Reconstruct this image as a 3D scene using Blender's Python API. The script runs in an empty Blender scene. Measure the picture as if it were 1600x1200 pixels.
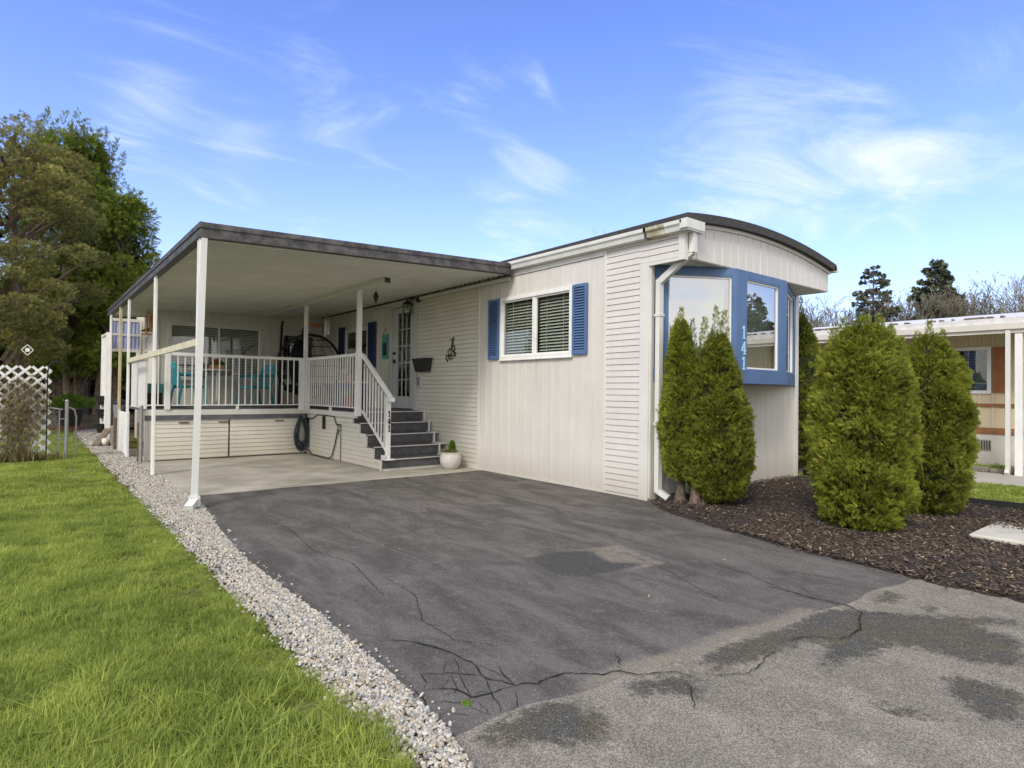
import bpy, math, random
import numpy as np
from mathutils import Vector, Matrix
PI = math.pi
rnd = random.Random(7)
S = bpy.context.scene
C = S.collection

# ------------------------------------------------------------ camera
def set_camera():
    yaw, pitch, roll = [math.radians(v) for v in (38.685, .7164, .6528)]
    f = Vector((math.sin(yaw)*math.cos(pitch), math.cos(yaw)*math.cos(pitch), math.sin(pitch)))
    r = Vector((math.cos(yaw), -math.sin(yaw), 0)); u = r.cross(f)
    r2 = r*math.cos(roll) + u*math.sin(roll); u2 = -r*math.sin(roll) + u*math.cos(roll)
    cam = bpy.data.cameras.new('camera'); o = bpy.data.objects.new('camera', cam); C.objects.link(o)
    cam.sensor_width = 36; cam.lens = 946.8/1600*36; cam.clip_end = 600; cam.clip_start = .05
    m = Matrix((r2, u2, -f)).transposed().to_4x4(); m.translation = (0, 0, 1.28)
    o.matrix_world = m
    S.camera = o
set_camera()

# ------------------------------------------------------------ sky, sun, exposure
SUN_EL, SUN_AZ = math.radians(42), math.radians(-118)     # azimuth clockwise from +Y: light comes from behind and to the left
EXPOSURE = 0.80
def make_world():
    w = bpy.data.worlds.new('World'); S.world = w; w.use_nodes = True
    nt = w.node_tree; N = nt.nodes; L = nt.links; N.clear()
    def n(t, **k):
        x = N.new(t)
        for a, b in k.items(): setattr(x, a, b)
        return x
    def math_(op, a, b=None, c=None, clamp=False):
        x = n('ShaderNodeMath', operation=op); x.use_clamp = clamp
        for i, v in enumerate((a, b, c)):
            if v is None: continue
            if isinstance(v, (int, float)): x.inputs[i].default_value = v
            else: L.new(v, x.inputs[i])
        return x.outputs[0]
    tc = n('ShaderNodeTexCoord'); D = tc.outputs['Generated']
    sky = n('ShaderNodeTexSky', sky_type='NISHITA'); sky.sun_disc = False
    sky.sun_elevation = SUN_EL; sky.sun_rotation = SUN_AZ; sky.air_density = 1.0; sky.dust_density = .6; sky.ozone_density = 2.5
    hs = n('ShaderNodeHueSaturation'); hs.inputs['Hue'].default_value = .515; hs.inputs['Saturation'].default_value = 1.0
    L.new(sky.outputs[0], hs.inputs['Color'])
    sx = n('ShaderNodeSeparateXYZ'); L.new(D, sx.inputs[0])
    z = math_('MAXIMUM', sx.outputs[2], .02)
    # flat cloud layer coordinates: direction / height
    zc = math_('ADD', z, .12)
    cb = n('ShaderNodeCombineXYZ')
    L.new(math_('DIVIDE', sx.outputs[0], zc), cb.inputs[0]); L.new(math_('DIVIDE', sx.outputs[1], zc), cb.inputs[1])
    mp = n('ShaderNodeMapping'); mp.inputs['Rotation'].default_value = (0, 0, math.radians(40)); mp.inputs['Scale'].default_value = (.95, 1.6, 1)
    L.new(cb.outputs[0], mp.inputs[0])
    no = n('ShaderNodeTexNoise'); no.inputs['Scale'].default_value = 1.5; no.inputs['Detail'].default_value = 9; no.inputs['Roughness'].default_value = .62; no.inputs['Distortion'].default_value = .9
    L.new(mp.outputs[0], no.inputs['Vector'])
    no2 = n('ShaderNodeTexNoise'); no2.inputs['Scale'].default_value = .5; no2.inputs['Detail'].default_value = 3; L.new(mp.outputs[0], no2.inputs['Vector'])
    # streaked wisps where the photograph has them
    def blob(d, sharp, amp):
        v = Vector(d).normalized()
        dp = n('ShaderNodeVectorMath', operation='DOT_PRODUCT'); L.new(D, dp.inputs[0]); dp.inputs[1].default_value = v
        return math_('MULTIPLY', math_('POWER', math_('MAXIMUM', dp.outputs['Value'], 0), sharp), amp)
    tot = None
    for d, s, a in CLOUDS:
        b = blob(d, s, a); tot = b if tot is None else math_('ADD', tot, b)
    # cover grows behind the camera (the panes mirror a bright, broken overcast)
    back = n('ShaderNodeVectorMath', operation='DOT_PRODUCT'); L.new(D, back.inputs[0]); back.inputs[1].default_value = (-.625, -.78, 0)
    cover = math_('MAXIMUM', math_('MULTIPLY', math_('ADD', back.outputs['Value'], .50, clamp=True), .9, clamp=True), math_('MULTIPLY', math_('SUBTRACT', z, .58, clamp=True), 2.2, clamp=True), clamp=True)
    base = math_('ADD', math_('MULTIPLY', no.outputs[0], 1.0), math_('MULTIPLY', no2.outputs[0], .4))
    c = math_('ADD', base, math_('ADD', tot, math_('MULTIPLY', cover, .55)))
    mr = n('ShaderNodeMapRange'); mr.interpolation_type = 'SMOOTHSTEP'; L.new(c, mr.inputs[0])
    mr.inputs[1].default_value = .76; mr.inputs[2].default_value = 1.28; mr.inputs[3].default_value = 0; mr.inputs[4].default_value = .93
    # pale veil towards the horizon
    veil = math_('MULTIPLY', math_('POWER', math_('SUBTRACT', 1.0, z, clamp=True), 5.0), VEIL)
    fac = math_('MAXIMUM', mr.outputs[0], veil)
    fac = math_('ADD', math_('MULTIPLY', mr.outputs[0], math_('SUBTRACT', 1.0, veil)), veil)
    gr = n('ShaderNodeMixRGB'); gr.inputs[1].default_value = CLOUD_A; gr.inputs[2].default_value = CLOUD_B
    L.new(cover, gr.inputs[0])
    # sky tint
    tint = n('ShaderNodeMixRGB', blend_type='MULTIPLY'); tint.inputs[0].default_value = 1; tint.inputs[2].default_value = SKY_TINT
    L.new(hs.outputs[0], tint.inputs[1])
    mix = n('ShaderNodeMixRGB'); L.new(fac, mix.inputs[0]); L.new(tint.outputs[0], mix.inputs[1]); L.new(gr.outputs[0], mix.inputs[2])
    bg = n('ShaderNodeBackground'); bg.inputs['Strength'].default_value = .15; L.new(mix.outputs[0], bg.inputs['Color'])
    out = n('ShaderNodeOutputWorld'); L.new(bg.outputs[0], out.inputs[0])
def pixdir(x, y):
    yaw, pitch, roll = [math.radians(v) for v in (38.685, .7164, .6528)]
    f = Vector((math.sin(yaw)*math.cos(pitch), math.cos(yaw)*math.cos(pitch), math.sin(pitch)))
    r = Vector((math.cos(yaw), -math.sin(yaw), 0)); u = r.cross(f)
    r2 = r*math.cos(roll) + u*math.sin(roll); u2 = -r*math.sin(roll) + u*math.cos(roll)
    return (f + r2*((x-800)/946.8) + u2*((600-y)/946.8)).normalized()
CLOUDS = [(pixdir(1150, 225), 150, .20), (pixdir(1380, 250), 170, .15), (pixdir(1230, 290), 200, .13), (pixdir(1520, 120), 60, .04),
          (pixdir(370, 220), 700, .16), (pixdir(250, 140), 900, .14), (pixdir(180, 190), 600, .18), (pixdir(330, 310), 60, .08), (pixdir(60, 90), 150, .06),
          (pixdir(780, 300), 250, .14), (pixdir(820, 350), 250, .12), (pixdir(730, 145), 600, .12), (pixdir(560, 350), 100, .08)]
VEIL = .80
CLOUD_A = (4.35, 4.55, 5.4, 1); CLOUD_B = (6.2, 5.9, 5.4, 1); SKY_TINT = (.68, .88, 1.20, 1)
make_world()
sl = bpy.data.lights.new('sun', 'SUN'); sl.energy = 1.45; sl.angle = math.radians(16); sl.color = (1, .94, .86)
so = bpy.data.objects.new('sun', sl); C.objects.link(so)
sd = Vector((math.sin(SUN_AZ)*math.cos(SUN_EL), math.cos(SUN_AZ)*math.cos(SUN_EL), math.sin(SUN_EL)))
so.rotation_euler = sd.to_track_quat('Z', 'Y').to_euler(); so.location = sd*40
S.view_settings.view_transform = 'Standard'; S.view_settings.look = 'None'; S.view_settings.gamma = 1; S.view_settings.exposure = EXPOSURE
S.view_settings.use_curve_mapping = False
S.render.engine = 'CYCLES'; S.cycles.max_bounces = 8; S.cycles.transparent_max_bounces = 16

# ------------------------------------------------------------ materials
MATS = {}
def srgb(r, g, b):
    return tuple((v/255/12.92 if v/255 <= .04045 else ((v/255+.055)/1.055)**2.4) for v in (r, g, b))
def M(name, base, rough=.6, var=.12, scale=3., fine=0., fscale=150., bump=0., bscale=120., metal=0., streak=0., spec=.4, base2=None, dirt=None, dirtz=None):
    """procedural: two-tone noise over world position, fine grain, optional vertical streaks, optional splash dirt near the ground"""
    m = bpy.data.materials.new(name); MATS[name] = m; m.use_nodes = True
    nt = m.node_tree; N = nt.nodes; L = nt.links; b = N['Principled BSDF']
    b.inputs['Roughness'].default_value = rough; b.inputs['Metallic'].default_value = metal; b.inputs['Specular IOR Level'].default_value = spec
    g = N.new('ShaderNodeNewGeometry'); pos = g.outputs['Position']
    no = N.new('ShaderNodeTexNoise'); no.inputs['Scale'].default_value = scale; no.inputs['Detail'].default_value = 6; no.inputs['Roughness'].default_value = .6; L.new(pos, no.inputs['Vector'])
    cr = N.new('ShaderNodeValToRGB'); L.new(no.outputs[0], cr.inputs[0])
    b2 = base2 or tuple(c*(1+var) for c in base)
    cr.color_ramp.elements[0].position = .36; cr.color_ramp.elements[1].position = .66
    cr.color_ramp.elements[0].color = (*[c*(1-var) for c in base], 1); cr.color_ramp.elements[1].color = (*b2, 1)
    col = cr.outputs[0]
    def mul(col, fac, tintc):
        x = N.new('ShaderNodeMixRGB'); x.blend_type = 'MULTIPLY'; L.new(fac, x.inputs[0]); L.new(col, x.inputs[1]); x.inputs[2].default_value = (*tintc, 1); return x.outputs[0]
    if fine:
        f = N.new('ShaderNodeTexNoise'); f.inputs['Scale'].default_value = fscale; f.inputs['Detail'].default_value = 3; L.new(pos, f.inputs['Vector'])
        r = N.new('ShaderNodeMapRange'); L.new(f.outputs[0], r.inputs[0]); r.inputs[1].default_value = .3; r.inputs[2].default_value = .7; r.inputs[3].default_value = 1-fine; r.inputs[4].default_value = 1+fine
        x = N.new('ShaderNodeVectorMath'); x.operation = 'SCALE'; L.new(col, x.inputs[0]); L.new(r.outputs[0], x.inputs['Scale']); col = x.outputs[0]
    if streak:
        mp = N.new('ShaderNodeMapping'); mp.inputs['Scale'].default_value = (9, 9, .5); L.new(pos, mp.inputs[0])
        f = N.new('ShaderNodeTexNoise'); f.inputs['Scale'].default_value = 1.5; f.inputs['Detail'].default_value = 6; L.new(mp.outputs[0], f.inputs['Vector'])
        r = N.new('ShaderNodeMapRange'); L.new(f.outputs[0], r.inputs[0]); r.inputs[1].default_value = .52; r.inputs[2].default_value = .8; r.inputs[4].default_value = streak
        col = mul(col, r.outputs[0], (.55, .52, .42))
    if dirtz:
        sx = N.new('ShaderNodeSeparateXYZ'); L.new(pos, sx.inputs[0])
        r = N.new('ShaderNodeMapRange'); L.new(sx.outputs[2], r.inputs[0]); r.inputs[1].default_value = dirtz; r.inputs[2].default_value = 0; r.inputs[4].default_value = .8
        mm = N.new('ShaderNodeMath'); mm.operation = 'MULTIPLY'; L.new(r.outputs[0], mm.inputs[0]); L.new(no.outputs[0], mm.inputs[1])
        col = mul(col, mm.outputs[0], dirt or (.5, .44, .34))
    L.new(col, b.inputs['Base Color'])
    if bump:
        f = N.new('ShaderNodeTexNoise'); f.inputs['Scale'].default_value = bscale; f.inputs['Detail'].default_value = 4; L.new(pos, f.inputs['Vector'])
        bu = N.new('ShaderNodeBump'); bu.inputs['Strength'].default_value = bump; bu.inputs['Distance'].default_value = .01; L.new(f.outputs[0], bu.inputs['Height']); L.new(bu.outputs[0], b.inputs['Normal'])
    return m
def leafmat(name, dark, light, trans=.3, rough=.6, patch=None, pscale=.6, amp=.9, big=0, off=.45):
    """two-tone foliage driven by the mesh attribute 'var', with light passing through"""
    m = bpy.data.materials.new(name); MATS[name] = m; m.use_nodes = True
    nt = m.node_tree; N = nt.nodes; L = nt.links; b = N['Principled BSDF']; out = N['Material Output']
    at = N.new('ShaderNodeAttribute'); at.attribute_name = 'var'
    oi = N.new('ShaderNodeObjectInfo')
    g = N.new('ShaderNodeNewGeometry'); no = N.new('ShaderNodeTexNoise'); no.inputs['Scale'].default_value = pscale; no.inputs['Detail'].default_value = 4; L.new(g.outputs['Position'], no.inputs['Vector'])
    a = N.new('ShaderNodeMath'); a.operation = 'MULTIPLY_ADD'; L.new(no.outputs[0], a.inputs[0]); a.inputs[1].default_value = amp; L.new(at.outputs['Fac'], a.inputs[2])
    if big:
        n2 = N.new('ShaderNodeTexNoise'); n2.inputs['Scale'].default_value = .55; n2.inputs['Detail'].default_value = 5; L.new(g.outputs['Position'], n2.inputs['Vector'])
        a2 = N.new('ShaderNodeMath'); a2.operation = 'MULTIPLY_ADD'; L.new(n2.outputs[0], a2.inputs[0]); a2.inputs[1].default_value = big; L.new(a.outputs[0], a2.inputs[2]); a3 = N.new('ShaderNodeMath'); a3.operation = 'SUBTRACT'; L.new(a2.outputs[0], a3.inputs[0]); a3.inputs[1].default_value = big*.5+(amp-.9)*.5; a = a3
    s = N.new('ShaderNodeMath'); s.operation = 'MULTIPLY_ADD'; L.new(oi.outputs['Random'], s.inputs[0]); s.inputs[1].default_value = .25; L.new(a.outputs[0], s.inputs[2])
    s2 = N.new('ShaderNodeMath'); s2.operation = 'SUBTRACT'; L.new(s.outputs[0], s2.inputs[0]); s2.inputs[1].default_value = off; s2.use_clamp = True
    cr = N.new('ShaderNodeValToRGB'); L.new(s2.outputs[0], cr.inputs[0])
    e = cr.color_ramp.elements; e[0].color = (*dark, 1); e[1].color = (*light, 1); e[1].position = .85
    if patch:
        x = cr.color_ramp.elements.new(1.0); x.color = (*patch, 1)
    L.new(cr.outputs[0], b.inputs['Base Color']); b.inputs['Roughness'].default_value = rough; b.inputs['Specular IOR Level'].default_value = .25
    t = N.new('ShaderNodeBsdfTranslucent'); L.new(cr.outputs[0], t.inputs[0])
    mx = N.new('ShaderNodeMixShader'); mx.inputs[0].default_value = trans; L.new(b.outputs[0], mx.inputs[1]); L.new(t.outputs[0], mx.inputs[2]); L.new(mx.outputs[0], out.inputs[0])
    return m
def glassmat(name, refl=.35, tint=(.8, .85, .85), rough=.0):
    m = bpy.data.materials.new(name); MATS[name] = m; m.use_nodes = True
    nt = m.node_tree; N = nt.nodes; L = nt.links; out = N['Material Output']; N.remove(N['Principled BSDF'])
    t = N.new('ShaderNodeBsdfTransparent'); t.inputs[0].default_value = (*tint, 1)
    g = N.new('ShaderNodeBsdfGlossy'); g.inputs['Roughness'].default_value = rough; g.inputs[0].default_value = (1, 1, 1, 1)
    geo = N.new('ShaderNodeNewGeometry'); no = N.new('ShaderNodeTexNoise'); no.inputs['Scale'].default_value = 1.3; L.new(geo.outputs['Position'], no.inputs['Vector'])
    bu = N.new('ShaderNodeBump'); bu.inputs['Strength'].default_value = .06; bu.inputs['Distance'].default_value = .02; L.new(no.outputs[0], bu.inputs['Height']); L.new(bu.outputs[0], g.inputs['Normal'])
    lw = N.new('ShaderNodeFresnel'); lw.inputs[0].default_value = 1.5
    bf_ = N.new('ShaderNodeMath'); bf_.operation = 'SUBTRACT'; bf_.inputs[0].default_value = 1; L.new(geo.outputs['Backfacing'], bf_.inputs[1])
    ma = N.new('ShaderNodeMath'); ma.operation = 'ADD'; ma.use_clamp = True; L.new(lw.outputs[0], ma.inputs[0]); ma.inputs[1].default_value = refl
    mx = N.new('ShaderNodeMixShader'); mf = N.new('ShaderNodeMath'); mf.operation = 'MULTIPLY'; L.new(ma.outputs[0], mf.inputs[0]); L.new(bf_.outputs[0], mf.inputs[1]); L.new(mf.outputs[0], mx.inputs[0]); L.new(t.outputs[0], mx.inputs[1]); L.new(g.outputs[0], mx.inputs[2]); L.new(mx.outputs[0], out.inputs[0])
    return m
siding_warm = M('siding_warm', (.67, .635, .55), .5, .05, 2.2, fine=.03, streak=.14, dirtz=.5, bump=.2, bscale=4)
siding_white = M('siding_white', (.63, .60, .555), .5, .04, 2.0, fine=.03, streak=.14, dirtz=.45, bump=.2, bscale=4)
panel_white = M('panel_white', (.63, .60, .55), .45, .04, 1.6, fine=.02, streak=.24, dirtz=.4, bump=.35, bscale=3.5)
trim_white = M('trim_white', (.66, .645, .60), .45, .05, 3, fine=.03, streak=.14, dirtz=.4)
rail_white = M('rail_white', (.78, .77, .74), .4, .05, 4, fine=.02, streak=.10)
gutter_white = M('gutter_white', (.66, .66, .61), .4, .06, 3, streak=.25)
gutter_stain = M('gutter_stain', (.40, .36, .20), .55, .3, 9, base2=(.62, .59, .48))
rust = M('rust', (.16, .07, .03), .8, .4, 25)
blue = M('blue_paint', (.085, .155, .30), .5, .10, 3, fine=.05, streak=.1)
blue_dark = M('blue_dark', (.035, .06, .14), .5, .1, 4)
bronze = M('bronze_trim', (.055, .052, .050), .55, .3, 9, streak=.25, base2=(.125, .118, .11))
roofing = M('roofing', (.055, .052, .05), .9, .25, 30, fine=.2, fscale=300, bump=.5)
soffit = M('soffit', (.80, .795, .71), .5, .05, 2, streak=.0)
carpet = M('step_carpet', (.10, .097, .10), .95, .2, 10, fine=.25, fscale=400, bump=.4, bscale=300)
deckgrey = M('deck_grey', (.12, .12, .13), .7, .2, 6, fine=.1)
concrete = M('concrete', (.33, .305, .24), .85, .16, 1.6, fine=.12, fscale=160, bump=.15, bscale=200, streak=.0, base2=(.45, .42, .345))
path_con = M('path_concrete', (.38, .36, .32), .85, .1, 2, fine=.08)
teal = M('teal_plastic', (.05, .33, .37), .35, .08, 4)
teal_light = M('teal_paint', (.10, .36, .33), .5, .12, 20)
black_metal = M('black_metal', (.012, .012, .013), .4, .2, 10)
black_fabric = M('black_fabric', (.012, .012, .014), .9, .3, 30)
grey_fabric = M('grey_fabric', (.20, .20, .19), .9, .1, 30)
galv = M('galvanised', (.36, .37, .38), .4, .1, 12, metal=.7)
wood_new = M('new_lumber', (.56, .47, .27), .7, .12, 8, fine=.08)
wood_rail = M('rail_lumber', (.60, .55, .40), .65, .10, 8, fine=.08)
wood_old = M('old_wood', (.16, .125, .09), .85, .3, 12, fine=.2)
wood_brown = M('brown_wood', (.17, .075, .03), .7, .3, 10)
bamboo = M('bamboo', (.50, .25, .07), .5, .2, 20)
bark = M('bark', (.17, .125, .09), .95, .35, 14, fine=.25, fscale=60, bump=.8, bscale=40)
bark_red = M('shrub_bark', (.12, .085, .06), .9, .4, 22, base2=(.19, .145, .11), bump=1., bscale=45)
bark_grey = M('grey_bark', (.22, .20, .165), .9, .25, 6)
clay = M('clay_pot', (.55, .53, .47), .5, .10, 10, fine=.06)
soil = M('soil', (.035, .025, .018), 1, .3, 30, bump=.8)
black_pot = M('black_pot', (.02, .02, .022), .5, .2, 10)
brown_pot = M('brown_pot', (.04, .028, .022), .6, .2, 10)
blind = M('blind', (.70, .68, .62), .55, .05, 5)
curtain = M('curtain', (.36, .39, .36), .9, .10, 3)
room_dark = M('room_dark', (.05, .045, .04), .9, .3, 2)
door_white = M('door_white', (.52, .54, .52), .4, .04, 3)
black_rubber = M('edging_rubber', (.012, .012, .012), .6, .2, 10)
hose_dark = M('hose_dark', (.03, .04, .042), .45, .3, 20)
hose_teal = M('hose_teal', (.05, .14, .15), .45, .2, 20)
numblue = M('number_blue', (.38, .66, .78), .4, .05, 10)
neigh_cream = M('cream_siding', (.62, .52, .34), .5, .05, 2, streak=.08)
neigh_white = M('white_skirting', (.62, .58, .50), .6, .06, 2, streak=.15, dirtz=.35)
neigh_brown = M('brown_trim', (.26, .12, .045), .6, .15, 8)
orange_wood = M('orange_shutter', (.36, .14, .05), .6, .12, 6)
roof_metal = M('roof_metal', (.62, .60, .56), .5, .10, 8, base2=(.7, .69, .66), fine=.1, fscale=40)
red = M('red_petal', (.35, .03, .03), .6, .2, 40)
orange = M('orange_cloth', (.65, .22, .06), .7, .15, 30)
purple = M('purple_tub', (.06, .05, .25), .5, .15, 10)
brick_stone = M('edge_stone', (.22, .19, .15), .9, .3, 12, bump=.5, bscale=50)
clear_plastic = M('corrugated_plastic', (.34, .37, .55), .3, .12, 6)
silver = M('silver_chime', (.7, .7, .68), .25, .05, 10, metal=.8)
lamp_glass = glassmat('lamp_glass', .15, (.9, .9, .85))
glass = glassmat('window_glass', .04, (.86, .89, .87))
glass_bay = glassmat('bay_glass', .40, (.86, .89, .85))
glass_dark = glassmat('dark_glass', .12, (.7, .72, .72))
thuja = leafmat('thuja_leaf', (.07, .09, .014), (.36, .405, .05), .3, patch=(.40, .32, .07), pscale=2.5)
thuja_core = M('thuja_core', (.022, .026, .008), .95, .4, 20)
cypress = leafmat('cypress_leaf', (.075, .085, .03), (.42, .40, .12), .25, patch=(.28, .22, .10), pscale=.9)
cedar = leafmat('cedar_leaf', (.055, .10, .016), (.31, .37, .05), .3, patch=(.26, .25, .05), pscale=.7)
fir = leafmat('fir_needle', (.07, .085, .06), (.17, .19, .12), .1, pscale=.4)
budleaf = leafmat('bud_leaf', (.17, .15, .08), (.26, .23, .10), .3, pscale=.2)
vine = leafmat('vine_leaf', (.14, .11, .05), (.34, .30, .14), .25, patch=(.20, .26, .08), pscale=3)
green_leaf = leafmat('green_leaf', (.06, .15, .02), (.22, .34, .04), .3, pscale=6)
grassm = leafmat('grass_blade', (.17, .23, .04), (.52, .60, .13), .45, rough=.6, patch=(.58, .52, .24), pscale=2.6, amp=1.3, big=.8, off=.36)
def grain_mat(name, cols, rough=.85):
    """colour picked per instance from a short list"""
    m = bpy.data.materials.new(name); m.use_nodes = True; N = m.node_tree.nodes; L = m.node_tree.links; b = N['Principled BSDF']
    oi = N.new('ShaderNodeObjectInfo'); cr = N.new('ShaderNodeValToRGB'); L.new(oi.outputs['Random'], cr.inputs[0]); cr.color_ramp.interpolation = 'CONSTANT'
    while len(cr.color_ramp.elements) < len(cols): cr.color_ramp.elements.new(.5)
    p = 0
    for e, (w, c) in zip(cr.color_ramp.elements, cols): e.position = p; e.color = (*c, 1); p += w
    g = N.new('ShaderNodeNewGeometry'); no = N.new('ShaderNodeTexNoise'); no.inputs['Scale'].default_value = 120; L.new(g.outputs['Position'], no.inputs['Vector'])
    r = N.new('ShaderNodeMapRange'); L.new(no.outputs[0], r.inputs[0]); r.inputs[3].default_value = .75; r.inputs[4].default_value = 1.25
    x = N.new('ShaderNodeVectorMath'); x.operation = 'SCALE'; L.new(cr.outputs[0], x.inputs[0]); L.new(r.outputs[0], x.inputs['Scale'])
    L.new(x.outputs[0], b.inputs['Base Color']); b.inputs['Roughness'].default_value = rough; b.inputs['Specular IOR Level'].default_value = .3
    return m
stone_mat = grain_mat('gravel_stone', [(.2, (.42, .40, .35)), (.22, (.54, .51, .45)), (.2, (.33, .32, .30)), (.15, (.45, .39, .29)), (.13, (.22, .22, .21)), (.1, (.38, .31, .22))])
chip_mat = grain_mat('mulch_chip', [(.32, (.060, .044, .034)), (.3, (.088, .064, .048)), (.2, (.12, .09, .066)), (.08, (.04, .031, .026)), (.06, (.22, .165, .11)), (.04, (.34, .26, .17))])

# ------------------------------------------------------------ mesh helpers
class MB:
    def __init__(s): s.v = []; s.f = []; s.sm = False
    def add(s, vs, fs):
        k = len(s.v); s.v += [tuple(v) for v in vs]; s.f += [tuple(i+k for i in f) for f in fs]; return s
    def box(s, x0, y0, z0, x1, y1, z1):
        return s.add([(x0,y0,z0),(x1,y0,z0),(x1,y1,z0),(x0,y1,z0),(x0,y0,z1),(x1,y0,z1),(x1,y1,z1),(x0,y1,z1)],
              [(0,3,2,1),(4,5,6,7),(0,1,5,4),(1,2,6,5),(2,3,7,6),(3,0,4,7)])
    def bevbox(s, x0, y0, z0, x1, y1, z1, b=.004):
        """box with chamfered vertical and top edges"""
        pts = lambda d, z: [(x0+d+b if False else x0+d, y0+b+d, z), (x0+b+d, y0+d, z), (x1-b-d, y0+d, z), (x1-d, y0+b+d, z), (x1-d, y1-b-d, z), (x1-b-d, y1-d, z), (x0+b+d, y1-d, z), (x0+d, y1-b-d, z)]
        vs = pts(0, z0) + pts(0, z1-b) + pts(b, z1)
        fs = [tuple(range(7, -1, -1)), tuple(range(16, 24))]
        for k in (0, 8):
            for i in range(8): j = (i+1) % 8; fs.append((k+i, k+j, k+8+j, k+8+i))
        return s.add(vs, fs)
    def bar(s, a, b, w, h, up=(0, 0, 1)):
        """rectangular bar from a to b, w across, h along up"""
        a = Vector(a); b = Vector(b); d = (b-a).normalized(); upv = Vector(up)
        if abs(d.dot(upv)) > .99: upv = Vector((1, 0, 0))
        sd_ = d.cross(upv).normalized(); u = sd_.cross(d)
        vs = [p + sd_*(i*w/2) + u*(j*h/2) for p in (a, b) for i, j in ((-1,-1),(1,-1),(1,1),(-1,1))]
        return s.add(vs, [(0,1,2,3),(7,6,5,4),(0,4,5,1),(1,5,6,2),(2,6,7,3),(3,7,4,0)])
    def tube(s, pts, r, n=8, caps=True):
        pts = [Vector(p) for p in pts]; k = len(s.v); rs = r if isinstance(r, (list, tuple)) else [r]*len(pts)
        prev = None; vs = []
        for i, p in enumerate(pts):
            d = (pts[min(i+1, len(pts)-1)] - pts[max(i-1, 0)]).normalized()
            ref = prev if prev is not None else (Vector((0, 0, 1)) if abs(d.z) < .9 else Vector((1, 0, 0)))
            a = (ref - d*ref.dot(d)).normalized(); prev = a; b = d.cross(a)
            vs += [p + a*(math.cos(t)*rs[i]) + b*(math.sin(t)*rs[i]) for t in (2*PI*j/n for j in range(n))]
        fs = [(i*n+j, i*n+(j+1) % n, (i+1)*n+(j+1) % n, (i+1)*n+j) for i in range(len(pts)-1) for j in range(n)]
        if caps: fs += [tuple(range(n-1, -1, -1)), tuple((len(pts)-1)*n+j for j in range(n))]
        return s.add(vs, fs)
    def lathe(s, c, prof, n=20):
        cx, cy, cz = c
        vs = [(cx+r*math.cos(2*PI*j/n), cy+r*math.sin(2*PI*j/n), cz+z) for r, z in prof for j in range(n)]
        fs = [(i*n+j, i*n+(j+1) % n, (i+1)*n+(j+1) % n, (i+1)*n+j) for i in range(len(prof)-1) for j in range(n)]
        fs += [tuple(range(n-1, -1, -1)), tuple((len(prof)-1)*n+j for j in range(n))]
        return s.add(vs, fs)
    def prism(s, prof, axis, a, b, off=(0, 0, 0)):
        """closed profile in the two other axes (cyclic order) pushed from a to b along axis"""
        i = 'xyz'.index(axis); n = len(prof); vs = []
        for t in (a, b):
            for p, q in prof:
                v = [0, 0, 0]; v[i] = t; v[(i+1) % 3] = p; v[(i+2) % 3] = q; vs.append((v[0]+off[0], v[1]+off[1], v[2]+off[2]))
        fs = [tuple(range(n-1, -1, -1)), tuple(range(n, 2*n))] + [(j, (j+1) % n, n+(j+1) % n, n+j) for j in range(n)]
        return s.add(vs, fs)
    def sphere(s, c, r, n=10, m=7, sc=(1, 1, 1)):
        prof = [(max(1e-4, math.sin(PI*i/m))*r, -math.cos(PI*i/m)*r) for i in range(m+1)]
        k = len(s.v); s.lathe((0, 0, 0), prof, n)
        s.v[k:] = [(x*sc[0]+c[0], y*sc[1]+c[1], z*sc[2]+c[2]) for x, y, z in s.v[k:]]; return s
    def mesh(s, name, mat, smooth=False, org=(0, 0, 0)):
        me = bpy.data.meshes.new(name); ox, oy, oz = org
        me.from_pydata([(x-ox, y-oy, z-oz) for x, y, z in s.v], [], s.f)
        me.validate(); me.update()
        # consistent outward normals
        import bmesh
        bm = bmesh.new(); bm.from_mesh(me); bmesh.ops.recalc_face_normals(bm, faces=bm.faces); bm.to_mesh(me); bm.free()
        for m_ in (mat if isinstance(mat, (list, tuple)) else [mat]): me.materials.append(m_)
        if smooth:
            me.polygons.foreach_set('use_smooth', [True]*len(me.polygons)); me.set_sharp_from_angle(angle=math.radians(40))
        return me
def org(parent):
    x = Vector((0, 0, 0))
    while parent is not None: x = x + parent.location; parent = parent.parent
    return x
def obj(name, mb, mat, parent=None, smooth=False, kind=None, label=None):
    """one mesh object; vertices are given in world space"""
    me = mb.mesh(name, mat, smooth, org(parent)) if isinstance(mb, MB) else mb
    o = bpy.data.objects.new(name, me); C.objects.link(o); o.parent = parent
    if kind: o['kind'] = kind
    if label: o['label'] = label
    return o
def inst(name, me, parent, loc, rot=(0, 0, 0), sc=(1, 1, 1), kind=None, label=None):
    o = bpy.data.objects.new(name, me); C.objects.link(o); o.parent = parent
    o.location = Vector(loc) - org(parent); o.rotation_euler = rot; o.scale = sc
    if kind: o['kind'] = kind
    if label: o['label'] = label
    return o
def thing(name, label, cat, loc=(0, 0, 0), group=None):
    o = bpy.data.objects.new(name, None); C.objects.link(o); o.location = loc; o['label'] = label; o['category'] = cat
    o.empty_display_size = .2
    if group: o['group'] = group
    return o
def tag(o, label, cat, group=None):
    o['label'] = label; o['category'] = cat
    if group: o['group'] = group
    return o
def copy_tree(o, parent=None):
    c = o.copy(); C.objects.link(c); c.parent = parent
    for ch in list(o.children): copy_tree(ch, c)
    return c
def struct(name, mb, mat, parent=None, **k):
    return obj(name, mb, mat, parent, kind='structure', **k)
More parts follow.
